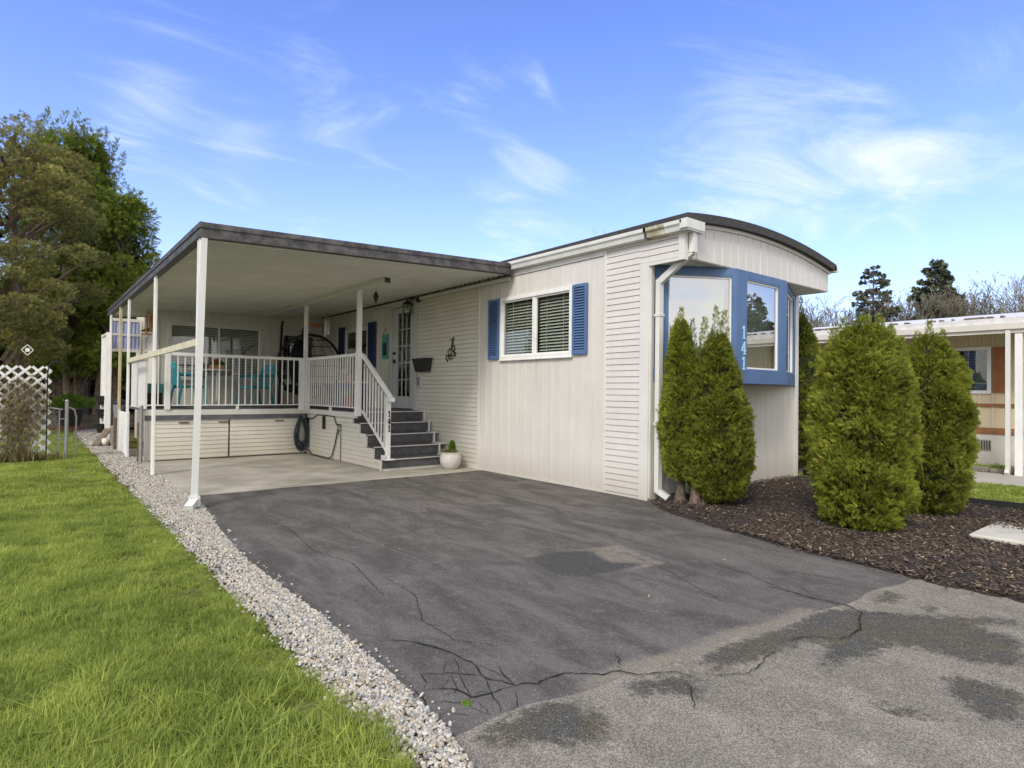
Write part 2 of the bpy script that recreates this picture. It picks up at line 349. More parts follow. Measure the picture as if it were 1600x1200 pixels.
def bmesh_np(name, V, F, mat, var=None, smooth=False):
    """mesh from numpy arrays; F is (m,k)"""
    me = bpy.data.meshes.new(name); V = np.asarray(V, np.float32); F = np.asarray(F, np.int32); m, k = F.shape
    me.vertices.add(len(V)); me.vertices.foreach_set('co', V.ravel())
    me.loops.add(m*k); me.loops.foreach_set('vertex_index', F.ravel())
    me.polygons.add(m); me.polygons.foreach_set('loop_start', np.arange(0, m*k, k, dtype=np.int32)); me.polygons.foreach_set('loop_total', np.full(m, k, np.int32))
    me.update(calc_edges=True)
    if var is not None:
        a = me.attributes.new('var', 'FLOAT', 'POINT'); a.data.foreach_set('value', np.asarray(var, np.float32))
    me.materials.append(mat)
    if smooth: me.polygons.foreach_set('use_smooth', [True]*m)
    return me
RS = np.random.RandomState(11)
def norm(a): return a/np.maximum(np.linalg.norm(a, axis=1, keepdims=True), 1e-9)
def sprays(name, P, U, Wn, L, mat, tpl, var, width=1.):
    """place a flat spray template (verts (k,3): along, across, out ; tris) at every P; U along, Wn roughly the plane normal"""
    tv, tf = tpl; tv = np.asarray(tv, float); tf = np.asarray(tf)
    U = norm(U); V = norm(np.cross(Wn, U)); W = np.cross(U, V); L = np.asarray(L)[:, None, None]
    X = P[:, None, :] + L*(tv[None, :, 0:1]*U[:, None, :] + tv[None, :, 1:2]*width*V[:, None, :] + tv[None, :, 2:3]*W[:, None, :])
    n, k = X.shape[:2]
    F = (tf[None] + (np.arange(n)*k)[:, None, None]).reshape(-1, tf.shape[1])
    return bmesh_np(name, X.reshape(-1, 3), F, mat, np.repeat(var, k))
def leaflet(u0, v0, du, dv, w):
    d = Vector((du, dv)); p = Vector((-dv, du)).normalized()*w
    return [(u0, v0, 0), (u0+du*.5+p.x, v0+dv*.5+p.y, .04), (u0+du, v0+dv, -.05), (u0+du*.5-p.x, v0+dv*.5-p.y, .04)]
def template(items):
    v = []; f = []
    for it in items:
        k = len(v); v += leaflet(*it); f += [(k, k+1, k+2), (k, k+2, k+3)]
    return v, f
T_THUJA = template([(0, 0, 1, 0, .045), (.2, 0, .45, .32, .045), (.12, 0, .45, -.34, .045), (.45, 0, .36, .24, .04), (.5, 0, .36, -.22, .04), (.0, 0, .35, .40, .045), (.0, 0, .3, -.38, .045), (.68, 0, .24, .15, .035), (.7, 0, .24, -.14, .035)])
T_CEDAR = template([(0, 0, 1, 0, .05), (.15, 0, .35, .30, .06), (.22, 0, .35, -.30, .06), (.4, 0, .32, .24, .05), (.5, 0, .3, -.22, .05), (.65, 0, .25, .14, .04)])
T_TUFT = template([(0, 0, 1, 0, .06), (0, 0, .85, .4, .06), (0, 0, .85, -.4, .06), (0, 0, .5, .8, .06), (0, 0, .5, -.8, .06), (.4, 0, .5, .25, .05), (.4, 0, .5, -.25, .05)])
T_FIR = template([(0, 0, 1, 0, .16), (.1, 0, .5, .4, .13), (.1, 0, .5, -.4, .13), (.4, 0, .4, .3, .12), (.4, 0, .4, -.3, .12)])
def scatter(name, P, rotz, tilt, scale, variants, parent=None):
    """points with rotation/scale attributes and a node group that places the variant meshes on them; for uncountable ground cover only"""
    me = bpy.data.meshes.new(name); P = np.asarray(P, np.float32); n = len(P)
    me.vertices.add(n); me.vertices.foreach_set('co', P.ravel())
    R = np.zeros((n, 3), np.float32); R[:, 0] = tilt[:, 0]; R[:, 1] = tilt[:, 1]; R[:, 2] = rotz
    a = me.attributes.new('rot', 'FLOAT_VECTOR', 'POINT'); a.data.foreach_set('vector', R.ravel())
    a = me.attributes.new('sca', 'FLOAT', 'POINT'); a.data.foreach_set('value', np.asarray(scale, np.float32))
    o = bpy.data.objects.new(name, me); C.objects.link(o); o['kind'] = 'stuff'; o.parent = parent
    col = bpy.data.collections.new(name + ' pieces')          # never linked to the scene: only the pieces' meshes are used
    for i, v in enumerate(variants): col.objects.link(bpy.data.objects.new('%s piece %d' % (name, i), v))
    ng = bpy.data.node_groups.new(name, 'GeometryNodeTree'); ng.interface.new_socket('Geometry', in_out='INPUT', socket_type='NodeSocketGeometry'); ng.interface.new_socket('Geometry', in_out='OUTPUT', socket_type='NodeSocketGeometry')
    N = ng.nodes; L = ng.links; gi = N.new('NodeGroupInput'); go = N.new('NodeGroupOutput')
    m2p = N.new('GeometryNodeMeshToPoints'); iop = N.new('GeometryNodeInstanceOnPoints'); ci = N.new('GeometryNodeCollectionInfo'); ci.inputs['Collection'].default_value = col; ci.inputs['Separate Children'].default_value = True
    iop.inputs['Pick Instance'].default_value = True
    r = N.new('GeometryNodeInputNamedAttribute'); r.data_type = 'FLOAT_VECTOR'; r.inputs['Name'].default_value = 'rot'
    s = N.new('GeometryNodeInputNamedAttribute'); s.data_type = 'FLOAT'; s.inputs['Name'].default_value = 'sca'
    rv = N.new('FunctionNodeRandomValue'); rv.data_type = 'INT'; rv.inputs[4].default_value = 0; rv.inputs[5].default_value = len(variants)-1
    L.new(gi.outputs[0], m2p.inputs[0]); L.new(m2p.outputs[0], iop.inputs['Points']); L.new(ci.outputs[0], iop.inputs['Instance'])
    L.new(r.outputs[0], iop.inputs['Rotation']); L.new(s.outputs[0], iop.inputs['Scale']); L.new(rv.outputs[2], iop.inputs['Instance Index']); L.new(iop.outputs[0], go.inputs[0])
    md = o.modifiers.new('scatter', 'NODES'); md.node_group = ng
    return o
def inpoly(P, poly):
    x, y = P[:, 0], P[:, 1]; c = np.zeros(len(P), bool); j = len(poly)-1
    for i in range(len(poly)):
        xi, yi = poly[i]; xj, yj = poly[j]
        c ^= ((yi > y) != (yj > y)) & (x < (xj-xi)*(y-yi)/(yj-yi+1e-12)+xi); j = i
    return c
CR= [[(1.47, 2.83), (1.56, 2.72), (1.61, 2.61), (1.64, 2.49), (1.66, 2.36), (1.64, 2.27), (1.62, 2.2), (1.65, 2.13), (1.68, 2.05), (1.72, 2.05), (1.76, 2.01), (1.84, 2.01), (1.93, 2.01), (1.98, 1.97), (2.06, 1.89), (2.15, 1.87), (2.2, 1.79), (2.34, 1.72), (2.39, 1.63)], [(1.36, 2.38), (1.42, 2.38), (1.49, 2.34), (1.55, 2.29), (1.62, 2.2)], [(1.64, 2.49), (1.59, 2.38), (1.55, 2.3)], [(1.51, 2.31), (1.46, 2.26), (1.41, 2.22)], [(1.34, 2.25), (1.41, 2.22), (1.46, 2.17), (1.47, 2.08), (1.55, 2.06), (1.6, 2.06), (1.68, 2.05)], [(1.51, 2.31), (1.48, 2.23), (1.43, 2.14)], [(1.62, 2.2), (1.58, 2.1), (1.56, 2.06), (1.54, 1.99), (1.49, 1.91)], [(1.66, 2.03), (1.63, 1.98), (1.57, 1.91), (1.5, 1.89)], [(1.47, 2.04), (1.46, 1.97), (1.45, 1.92)], [(2.06, 1.89), (2.04, 1.82), (2.05, 1.77)], [(2.3, 2.04), (2.24, 1.95), (2.16, 1.87)], [(1.31, 2.15), (1.37, 2.11), (1.42, 2.06), (1.49, 2.07)], [(1.27, 2.06), (1.33, 2.04), (1.38, 1.97)], [(1.66, 2.33), (1.69, 2.23), (1.69, 2.15), (1.69, 2.07)], [(2.33, 1.63), (2.25, 1.55), (2.13, 1.46)], [(2.37, 6.14), (2.41, 5.47), (2.33, 5.27), (2.34, 4.93), (2.33, 4.44), (2.37, 4.04), (2.38, 3.77)], [(1.53, 2.77), (1.59, 2.67), (1.64, 2.52)], [(2.43, 1.61), (2.55, 1.53), (2.62, 1.5), (2.75, 1.51), (2.84, 1.54), (2.97, 1.53)], [(3.12, 1.57), (3.23, 1.54), (3.32, 1.47), (3.36, 1.41), (3.59, 1.4), (3.76, 1.48), (3.86, 1.5), (3.92, 1.6), (3.91, 1.69), (3.89, 1.8), (3.89, 1.95), (3.87, 2.11)], [(3.86, 1.5), (3.93, 1.45), (4.04, 1.34)]]
DK= [[(3.76, 1.68), (3.92, 1.56), (4.02, 1.38), (4.25, 1.15), (4.17, 1.06), (4.16, 0.82), (3.73, 0.73), (3.58, 0.93), (3.6, 1.06), (3.53, 1.17), (3.48, 1.27), (3.37, 1.2), (3.11, 1.29), (2.94, 1.28), (2.91, 1.33), (3.16, 1.42), (3.3, 1.41), (3.19, 1.52), (2.86, 1.53), (2.45, 1.63), (2.64, 1.75), (2.9, 1.74), (3.25, 1.68)], [(3.31, 0.95), (3.39, 0.84), (3.43, 0.67), (3.07, 0.6), (2.99, 0.72), (3.07, 0.8), (3.1, 0.86)], [(4.26, 1.35), (4.4, 1.26), (4.31, 1.23), (4.18, 1.3)], [(4.43, 1.59), (4.51, 1.51), (4.2, 1.44), (4.11, 1.55), (4.26, 1.57)], [(2.81, 1.08), (2.83, 0.98), (2.92, 0.89), (2.86, 0.84), (2.73, 0.94), (2.79, 1.05)], [(2.25, 1.47), (2.35, 1.43), (2.24, 1.41)], [(4.24, 1.2), (4.5, 0.88), (4.42, 0.87), (4.1, 1.11)], [(1.36, 1.87), (1.58, 1.88), (1.73, 1.86), (1.82, 1.77), (1.82, 1.64), (1.66, 1.52), (1.28, 1.81)], [(2.05, 1.77), (2.19, 1.76), (2.45, 1.63), (2.23, 1.48), (2.19, 1.55), (2.15, 1.67), (2.06, 1.65), (1.98, 1.69)]]
PD= [(3.02, 3.55), (3.32, 3.58), (3.57, 3.43), (3.45, 3.13), (3.63, 2.93), (3.4, 2.94), (3.11, 2.95), (2.91, 3.12)]
PL= [(3.04, 3.67), (3.94, 3.44), (3.79, 2.81), (3.09, 2.93), (2.88, 3.09)]
CR += [[(1.34, 2.36), (1.31, 2.29), (1.3, 2.17), (1.27, 2.07), (1.26, 2.03)], [(1.55, 2.42), (1.49, 2.33)], [(1.47, 2.08), (1.53, 2.1), (1.56, 2.07)], [(1.42, 2.42), (1.38, 2.3), (1.34, 2.25)], [(1.55, 2.29), (1.51, 2.2), (1.47, 2.08)], [(1.42, 2.06), (1.42, 2.0), (1.44, 1.93)], [(1.74, 2.27), (1.71, 2.17), (1.68, 2.07)], [(4.07, 2.64), (4.03, 2.35), (3.9, 1.99), (3.87, 1.79)], [(3.08, 3.58), (3.52, 3.61), (3.76, 3.2), (3.64, 2.74), (3.37, 2.11)], [(1.79, 6.25), (1.9, 5.65), (1.8, 4.75), (1.9, 4.23), (1.76, 3.46)], [(3.24, 7.08), (3.42, 6.41), (3.9, 6.34), (3.83, 5.19), (4.22, 4.71)], [(1.94, 3.81), (1.92, 3.34), (1.74, 2.94), (1.74, 2.62), (1.87, 2.42)]]

# ============================================================ SETTING
def smooth_mask(gx, gy, polys, blur):
    P = np.stack([gx.ravel(), gy.ravel()], 1); m = np.zeros(len(P))
    for p in polys: m = np.maximum(m, inpoly(P, p).astype(float))
    m = m.reshape(gx.shape)
    for _ in range(blur):
        m[1:-1, 1:-1] = (m[1:-1, 1:-1]*2 + m[:-2, 1:-1] + m[2:, 1:-1] + m[1:-1, :-2] + m[1:-1, 2:])/6
    return m
def grid_mesh(name, gx, gy, gz, mat, attrs):
    ny, nx = gx.shape; V = np.stack([gx.ravel(), gy.ravel(), gz.ravel()], 1)
    i = np.arange(ny-1)[:, None]*nx + np.arange(nx-1)[None]; F = np.stack([i, i+1, i+nx+1, i+nx], -1).reshape(-1, 4)
    me = bmesh_np(name, V, F, mat, smooth=True)
    for k, v in attrs.items():
        a = me.attributes.new(k, 'FLOAT', 'POINT'); a.data.foreach_set('value', v.ravel().astype(np.float32))
    o = bpy.data.objects.new(name, me); C.objects.link(o); return o
def asphalt_mat(name, base, darkc, lightc, moss=None, speck=.30, mott=1.):
    """worn asphalt: the attributes say where seal coat or pale wear lies; noise gives them ragged edges"""
    m = bpy.data.materials.new(name); m.use_nodes = True; nt = m.node_tree; N = nt.nodes; L = nt.links; b = N['Principled BSDF']
    g = N.new('ShaderNodeNewGeometry'); pos = g.outputs['Position']
    def noise(scale, detail=6, rough=.6, vec=None, dist=0):
        x = N.new('ShaderNodeTexNoise'); x.inputs['Scale'].default_value = scale; x.inputs['Detail'].default_value = detail; x.inputs['Roughness'].default_value = rough; x.inputs['Distortion'].default_value = dist
        L.new(vec or pos, x.inputs['Vector']); return x.outputs[0]
    def rng(v, a, b_, c=0, d=1):
        x = N.new('ShaderNodeMapRange'); x.interpolation_type = 'SMOOTHSTEP'; L.new(v, x.inputs[0]); x.inputs[1].default_value = a; x.inputs[2].default_value = b_; x.inputs[3].default_value = c; x.inputs[4].default_value = d; return x.outputs[0]
    def mixc(f, a, b_):
        x = N.new('ShaderNodeMixRGB'); L.new(f, x.inputs[0])
        for i, v in ((1, a), (2, b_)):
            if isinstance(v, tuple): x.inputs[i].default_value = (*v, 1)
            else: L.new(v, x.inputs[i])
        return x.outputs[0]
    def add(a, b_, k=1.):
        x = N.new('ShaderNodeMath'); x.operation = 'MULTIPLY_ADD'; L.new(b_, x.inputs[0]); x.inputs[1].default_value = k; L.new(a, x.inputs[2]); return x.outputs[0]
    def attr(n_):
        x = N.new('ShaderNodeAttribute'); x.attribute_name = n_; return x.outputs['Fac']
    mp = N.new('ShaderNodeMapping'); mp.inputs['Scale'].default_value = (2.2, .8, 1); mp.inputs['Rotation'].default_value = (0, 0, .5); L.new(pos, mp.inputs[0])
    col = mixc(rng(noise(1.6, 8, .65, mp.outputs[0], .6), .36, .66), tuple(c*(1-.30*mott) for c in base), tuple(c*(1+.28*mott) for c in base))
    col = mixc(rng(noise(7, 8, .7), .52, .72, 0, .6), col, tuple(c*1.6 for c in base))
    col = mixc(rng(noise(2.7, 9, .75, mp.outputs[0], 1.), .60, .70, 0, .45), col, tuple(c*.55 for c in base))
    ragged = noise(16, 12, .85)
    col = mixc(rng(add(attr('dark'), ragged, 4.0), 2.25, 2.85), col, mixc(rng(noise(4), .4, .6), darkc, moss or darkc))
    col = mixc(rng(add(attr('light'), ragged, 1.2), .95, 1.35), col, lightc)
    # aggregate: individual pale and dark grains
    v = N.new('ShaderNodeTexVoronoi'); v.inputs['Scale'].default_value = 210; L.new(pos, v.inputs['Vector'])
    bw = N.new('ShaderNodeSeparateColor'); L.new(v.outputs['Color'], bw.inputs[0])
    sp = rng(bw.outputs[0], .0, 1., 1-speck, 1+speck)
    x = N.new('ShaderNodeVectorMath'); x.operation = 'SCALE'; L.new(col, x.inputs[0]); L.new(sp, x.inputs['Scale']); col = x.outputs[0]
    hi = rng(bw.outputs[1], .965, .985, 0, .4)
    col = mixc(hi, col, (.42, .40, .36))
    L.new(col, b.inputs['Base Color']); b.inputs['Roughness'].default_value = .88; b.inputs['Specular IOR Level'].default_value = .25
    bu = N.new('ShaderNodeBump'); bu.inputs['Strength'].default_value = .35; bu.inputs['Distance'].default_value = .006; L.new(v.outputs['Distance'], bu.inputs['Height']); L.new(bu.outputs[0], b.inputs['Normal'])
    return m
road_mat = asphalt_mat('road_asphalt', (.215, .195, .155), (.078, .075, .064), (.25, .23, .185), moss=(.090, .080, .056), speck=.42, mott=.45)
drive_mat = asphalt_mat('driveway_asphalt', (.104, .096, .086), (.062, .060, .055), (.20, .18, .14), speck=.22)
lawn_soil = M('lawn_soil', (.10, .12, .03), 1, .35, 2.5, base2=(.18, .17, .07), fine=.3, fscale=60, spec=0)
gravel_bed = M('gravel_bed', (.16, .15, .13), 1, .3, 60, fine=.3, fscale=120, spec=0)
mulch_soil = M('mulch_soil', (.03, .022, .018), 1, .3, 30, bump=1, bscale=60)

ground = struct('ground', MB().box(-160, -120, -.6, 260, 300, -.05), lawn_soil)
Y0 = lambda x: np.interp(x, [1.0, 1.4, 1.54, 1.86, 2.2, 2.7, 3.72, 4.84, 8], [1.93, 1.90, 1.89, 1.86, 1.81, 1.77, 1.66, 1.58, 1.5])
def lumpy(gx, gy, a):   # gentle unevenness so the surface is not a perfect plane
    return a*(np.sin(gx*2.1+1.3)*np.cos(gy*1.7) + .5*np.sin(gx*5.3+gy*3.1) + .35*np.cos(gy*7.7-gx*4.2))
xs = np.arange(1.18, 5.80, .025); vs_ = np.linspace(0, 1, 250); GX, GV = np.meshgrid(xs, vs_); Y0x = Y0(GX) + .02*np.sin(GX*9)
GY = Y0x + (7.975-Y0x)*GV
dk = smooth_mask(GX, GY, [PD], 3); lt = smooth_mask(GX, GY, [PL], 2)*.62*(1-dk)
edge = np.clip(1.25-(GY-Y0x)/.17, 0, 1)*np.clip((GX-1.55)/.5, 0, 1)*np.clip((3.9-GX)/.3, 0, 1)*.75
nearslab = np.clip(1-(7.975-GY)/1.2, 0, 1)*.22*(GX > 2.2)
drive = grid_mesh('driveway', GX, GY, lumpy(GX, GY, .0022)-.002-.0042*np.clip(1-(GY-Y0x)/.06, 0, 1), drive_mat, {'dark': dk, 'light': np.clip(lt+edge+nearslab, 0, 1)}); drive['kind'] = 'structure'
xs = np.arange(.2, 5.6, .025); GX, GV = np.meshgrid(xs, np.linspace(0, 1, 150)); Y0x = np.where(GX < 1.22, 1.70, Y0(GX) + .06); GY = -1.6 + (Y0x+1.6)*GV
road = grid_mesh('road', GX, GY, lumpy(GX, GY, .0022)-.006, road_mat, {'dark': smooth_mask(GX, GY, DK, 9), 'light': np.clip(1-(Y0x-GY)/.22, 0, 1)*np.clip((GX-1.7)/.4, 0, 1)*.45}); road['kind'] = 'structure'
xs = np.linspace(-60, 90, 60); GX, GV = np.meshgrid(xs, np.linspace(-8, 1.70, 8))
r2_ = grid_mesh('road', GX, GV, GX*0-.022, road_mat, {'dark': GX*0+.15, 'light': GX*0}); r2_['kind'] = 'structure'
# the lawn sheets lie above the road sheet
struct('lawn_ground', MB().box(-30, 1.72, -.10, 1.04, 60, -.012), lawn_soil)
# kerb-less edge of the lawn in front of the camera's left
struct('concrete_slab', MB().add([(1.50, 7.98, -.1), (5.79, 7.98, -.1), (5.79, 7.98, .003), (1.50, 7.98, .003), (1.50, 14.8, -.1), (5.79, 14.8, -.1), (5.79, 14.8, .003), (1.50, 14.8, .003)],
       [(0,1,2,3),(3,2,6,7),(0,4,5,1),(4,7,6,5),(0,3,7,4),(1,5,6,2)]), concrete)
# pale plinth strip under the lowest step
# cracks: thin ragged gaps in the asphalt
crack_mat = M('crack_soil', (.012, .011, .009), 1, .3, 60)
rc = random.Random(3)
def crack(pts, w=.008):
    P = []
    for a, b in zip(pts[:-1], pts[1:]):
        d = math.dist(a, b); n = max(2, int(d/.025))
        for i in range(n):
            t = i/n; P.append((a[0]+(b[0]-a[0])*t+rc.gauss(0, .0045), a[1]+(b[1]-a[1])*t+rc.gauss(0, .0045)))
    P.append(pts[-1]); mb = MB(); vs = []
    for i, p in enumerate(P):
        q = P[min(i+1, len(P)-1)]; o_ = P[max(i-1, 0)]; d = Vector((q[0]-o_[0], q[1]-o_[1], 0)).normalized(); nn = Vector((-d.y, d.x, 0)); e = min(1, (i+.3)/4, (len(P)-i)/4)
        ww = w*e*rc.uniform(.35, 1.3)/2; z = float(lumpy(np.array(p[0]), np.array(p[1]), .0022)) + .0025
        vs += [Vector((p[0], p[1], z))+nn*ww, Vector((p[0], p[1], z))-nn*ww]
    return mb.add(vs, [(2*i, 2*i+1, 2*i+3, 2*i+2) for i in range(len(P)-1)])
for i, c in enumerate(CR):
    obj('crack', crack(c, .0085 if i in (0, 4, 18) else (.0045 if i in (13, 15, 16) or i > 26 else .0055)), crack_mat, drive if c[0][1] > 1.7 else road)

# gravel strip
gpoly = [(1.19, 1.66), (1.27, 1.99), (1.30, 2.5), (1.32, 3.33), (1.30, 4.69), (1.37, 5.74), (1.53, 7.35), (1.53, 12), (1.58, 16.2), (2.3, 24), (2.3, 30), (1.06, 30), (1.04, 17), (1.04, 1.66)]
gb = MB(); gb.add([(x, y, -.004) for x, y in gpoly], [tuple(range(len(gpoly)))])
struct('gravel_strip', gb, gravel_bed)
def rock(seed, n=5, m=4):
    r = random.Random(seed); mb = MB().sphere((0, 0, 0), .5, n+1, m); s = (r.uniform(.9, 1.3), r.uniform(.7, 1), r.uniform(.5, .75))
    mb.v = [(x*s[0]*r.uniform(.82, 1.12), y*s[1]*r.uniform(.82, 1.12), z*s[2]*r.uniform(.85, 1.1)) for x, y, z in mb.v]
    return mb.mesh('stone', stone_mat, False)
rocks = [rock(i) for i in range(8)]
def rand_in(poly, n, zone):
    x0, y0, x1, y1 = zone; P = np.stack([RS.uniform(x0, x1, n), RS.uniform(y0, y1, n)], 1); return P[inpoly(P, poly)]
gp = gpoly[:]; jag = lambda P: P
G = np.concatenate([rand_in(gp, 19000, (1.0, 1.66, 1.6, 4.2)), rand_in(gp, 20000, (1.0, 4.2, 1.6, 9)), rand_in(gp, 9000, (1.0, 9, 1.6, 17)), rand_in(gp, 9000, (1.0, 17, 2.4, 29))])
edge_spill = np.stack([RS.uniform(1.25, 1.50, 260), RS.uniform(1.9, 7.2, 260)], 1); G = np.concatenate([G, edge_spill[edge_spill[:, 0] < np.interp(edge_spill[:, 1], [2, 3.3, 4.7, 5.7, 7.3], [1.36, 1.39, 1.37, 1.44, 1.6])]])
G = G[(G[:, 0] > 1.045+.03*np.sin(G[:, 1]*4.3)+.02*np.sin(G[:, 1]*11+1)) | (RS.rand(len(G)) < .25)]; G[:, 0] += np.where(G[:, 0] < 1.1, RS.normal(-.012, .022, len(G)), 0)
ng_ = len(G); cx = np.clip(1-np.abs(G[:, 0]-1.17)/.14, 0, 1)
scatter('gravel', np.c_[G, RS.uniform(-.002, .010, ng_)+cx*.012], RS.uniform(0, 6.28, ng_), RS.normal(0, .5, (ng_, 2)), RS.uniform(.009, .0235, ng_)*np.where(G[:, 1] > 9, 1.5, 1), rocks)

# mulch bed
bed = [(5.79, 4.62), (5.70, 4.52), (5.42, 4.07), (5.18, 3.3), (4.97, 2.39), (4.90, 1.59), (4.92, .2), (8.95, .2), (8.76, 1.2), (8.70, 1.71), (8.60, 2.27), (8.9, 3.0), (9.5, 4.15), (9.42, 4.62)]
xs = np.arange(4.8, 9.7, .06); GX, GY = np.meshgrid(xs, np.arange(.15, 4.68, .06)); inn = smooth_mask(GX, GY, [bed], 3)
GZ = -.03 + inn*.055 + inn*.02*np.sin(GX*3.1)*np.sin(GY*2.7+1) + inn*.012*RS.normal(size=GX.shape)
mbd = grid_mesh('mulch_bed', GX, GY, GZ, mulch_soil, {}); mbd['kind'] = 'structure'
def chip(seed):
    r = random.Random(seed); l = r.uniform(.6, 1.2); w = r.uniform(.12, .3); t = r.uniform(.05, .10); mb = MB().box(-l/2, -w/2, -t/2, l/2, w/2, t/2)
    mb.v = [(x+r.gauss(0, .07), y+r.gauss(0, .035), z+r.gauss(0, .02)+.08*x*x*r.choice([-1, 1])) for x, y, z in mb.v]; return mb.mesh('chip', chip_mat)
chips = [chip(i) for i in range(10)]
def bedz(P): return .0 + .022 + .02*np.sin(P[:, 0]*3.1)*np.sin(P[:, 1]*2.7+1)
B1 = rand_in(bed, 26000, (4.8, .5, 7.6, 3.2)); B2 = rand_in(bed, 30000, (4.8, .2, 9.6, 4.7)); P = np.concatenate([B1, B2])
sp_ = rand_in([(5.62, 4.6), (5.1, 3.3), (4.8, 2.4), (4.76, .2), (5.2, .2), (5.2, 4)], 900, (4.6, .2, 5.7, 4.6)); P = np.concatenate([P, sp_]); n_ = len(P)
scatter('mulch_chips', np.c_[P, np.maximum(bedz(P)+RS.uniform(-.006, .02, n_), .008)], RS.uniform(0, 6.28, n_), RS.normal(0, .28, (n_, 2)), RS.uniform(.012, .048, n_)**1.0, chips)
ed = MB(); epts = [(8.95, .2), (8.76, 1.2), (8.70, 1.71), (8.60, 2.27), (8.9, 3.0), (9.5, 4.15), (9.6, 4.6)]
for a, b in zip(epts[:-1], epts[1:]): ed.bar((*a, .04), (*b, .04), .02, .12)
tag(obj('bed_edging', ed, black_rubber), 'black rubber edging strip between the mulch bed and the lawn', 'edging')
t = thing('utility_cover', 'pale concrete utility cover lying in the brown mulch bed at the right', 'cover', (7.05, 1.5, .04))
obj('lid', MB().bevbox(6.66, 1.14, .01, 7.55, 1.70, .048, .015), M('cover_concrete', (.50, .48, .42), .8, .12, 3, fine=.1, base2=(.56, .54, .47)), t)

# grass
def tuft(seed, nb, rad, h, w, lean=.5):
    r = random.Random(seed); V = []; F = []; var = []
    for i in range(nb):
        a = r.uniform(0, 2*PI); q = rad*math.sqrt(r.random()); x, y = q*math.cos(a), q*math.sin(a); hh = h*r.uniform(.55, 1.25); d = r.uniform(0, 2*PI); ln = abs(r.gauss(0, lean))*hh
        dx, dy = math.cos(d), math.sin(d); sx, sy = -dy*w*r.uniform(.7, 1.3), dx*w; k = len(V); vv = r.uniform(-.1, .35)+(.35 if r.random() < .04 else 0)
        for s, (ww, l, z) in enumerate(((1, 0, 0), (.85, .30, .55), (0, 1, 1))):
            px, py, pz = x+dx*ln*l, y+dy*ln*l, hh*z*(1-.25*l*min(1, ln/hh))
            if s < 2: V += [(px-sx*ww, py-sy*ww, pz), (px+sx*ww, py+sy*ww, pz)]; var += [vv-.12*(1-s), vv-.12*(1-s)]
            else: V.append((px, py, pz)); var.append(vv+.1)
        F += [(k, k+1, k+3), (k, k+3, k+2), (k+2, k+3, k+4)]
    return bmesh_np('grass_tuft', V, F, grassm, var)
tufts = [tuft(i, 34, .055, .055, .0019, .7) for i in range(5)] + [tuft(9, 26, .05, .095, .0022, .8)] + [tuft(30+i, 30, .06, .035, .0024, .9) for i in range(2)]
tufts_far = [tuft(20+i, 24, .10, .055, .0050, .6) for i in range(4)]
def lawn(name, zones, variants, s0, avoid=None):
    P = []
    for (x0, y0, x1, y1, n) in zones: P.append(np.stack([RS.uniform(x0, x1, n), RS.uniform(y0, y1, n)], 1))
    P = np.concatenate(P)
    if name == 'grass' and P[:, 0].max() < 2: P[:, 0] += (.045*np.sin(P[:, 1]*5.1)*np.sin(P[:, 1]*1.7+1)+RS.normal(0, .024, len(P)))*(P[:, 0] > .8)
    u = np.sin(P[:, 0]*2.3+np.sin(P[:, 1]*1.9)*1.4)*np.sin(P[:, 1]*2.9+P[:, 0]*1.1+.7); u2 = np.sin(P[:, 0]*7.1+P[:, 1]*3.3)*np.sin(P[:, 1]*6.3-P[:, 0]*4.4)
    sc = s0*(1+.22*u+.18*u2)*RS.uniform(.7, 1.25, len(P))*np.interp(P[:, 1], [1.8, 2.6, 4, 9, 60], [1.0, .9, .7, .62, .62])*np.interp(P[:, 0], [.8, 1.0, 1.1, 8], [1, .62, .6, .6] if P[:, 0].max() < 2 else [1, 1, 1, 1])
    if avoid:
        for (ax, ay, ar) in avoid:
            d = np.hypot((P[:, 0]-ax), (P[:, 1]-ay)*.8)/ar; sc *= np.clip(.35+.65*d, 0, 1)
            keep = RS.rand(len(P)) < np.clip(d*d+.35, 0, 1); P = P[keep]; sc = sc[keep]; u = u[keep]
    return scatter(name, np.c_[P, np.full(len(P), -.012)], RS.uniform(0, 6.28, len(P)), RS.normal(0, .12, (len(P), 2)), sc, variants)
bare = [(.62, 6.1, .14), (.66, 5.4, .16), (.72, 4.75, .18), (.78, 4.2, .18), (.82, 2.95, .12), (.55, 11.4, .25), (.6, 10.6, .22), (.88, 2.45, .12)]
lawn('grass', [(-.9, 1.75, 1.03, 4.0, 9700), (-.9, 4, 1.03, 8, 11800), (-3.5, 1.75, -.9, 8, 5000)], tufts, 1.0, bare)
lawn('grass', [(-1.2, 8, .98, 14, 8000), (-2, 14, .98, 26, 7000), (-6, 8, -1.2, 26, 7000)], tufts_far, 1.0, bare[5:7])
nl = lawn('grass', [(8.7, 0, 11.1, 9, 5200), (9.5, 4.3, 11.1, 14, 1500)], tufts_far, .85)
st = M('stepping_stone', (.20, .17, .12), .9, .3, 9)
for x, y in ((.55, 11.4), (.6, 10.6)):
    o = obj('stepping_stone', MB().lathe((x, y, -.03), [(.16, 0), (.17, .018), (.15, .024)], 14), st, None); o['kind'] = 'structure'

# neighbour's path
struct('path', MB().box(11.1, -8, -.08, 12.75, 24, .0), path_con)

# ============================================================ MOBILE HOME
HX, FY = 5.80, 4.63                    # long wall plane, front wall plane
home = thing('mobile_home', 'long beige mobile home with arched front fascia, blue bay window and blue shutters', 'house', (HX, FY, 0))
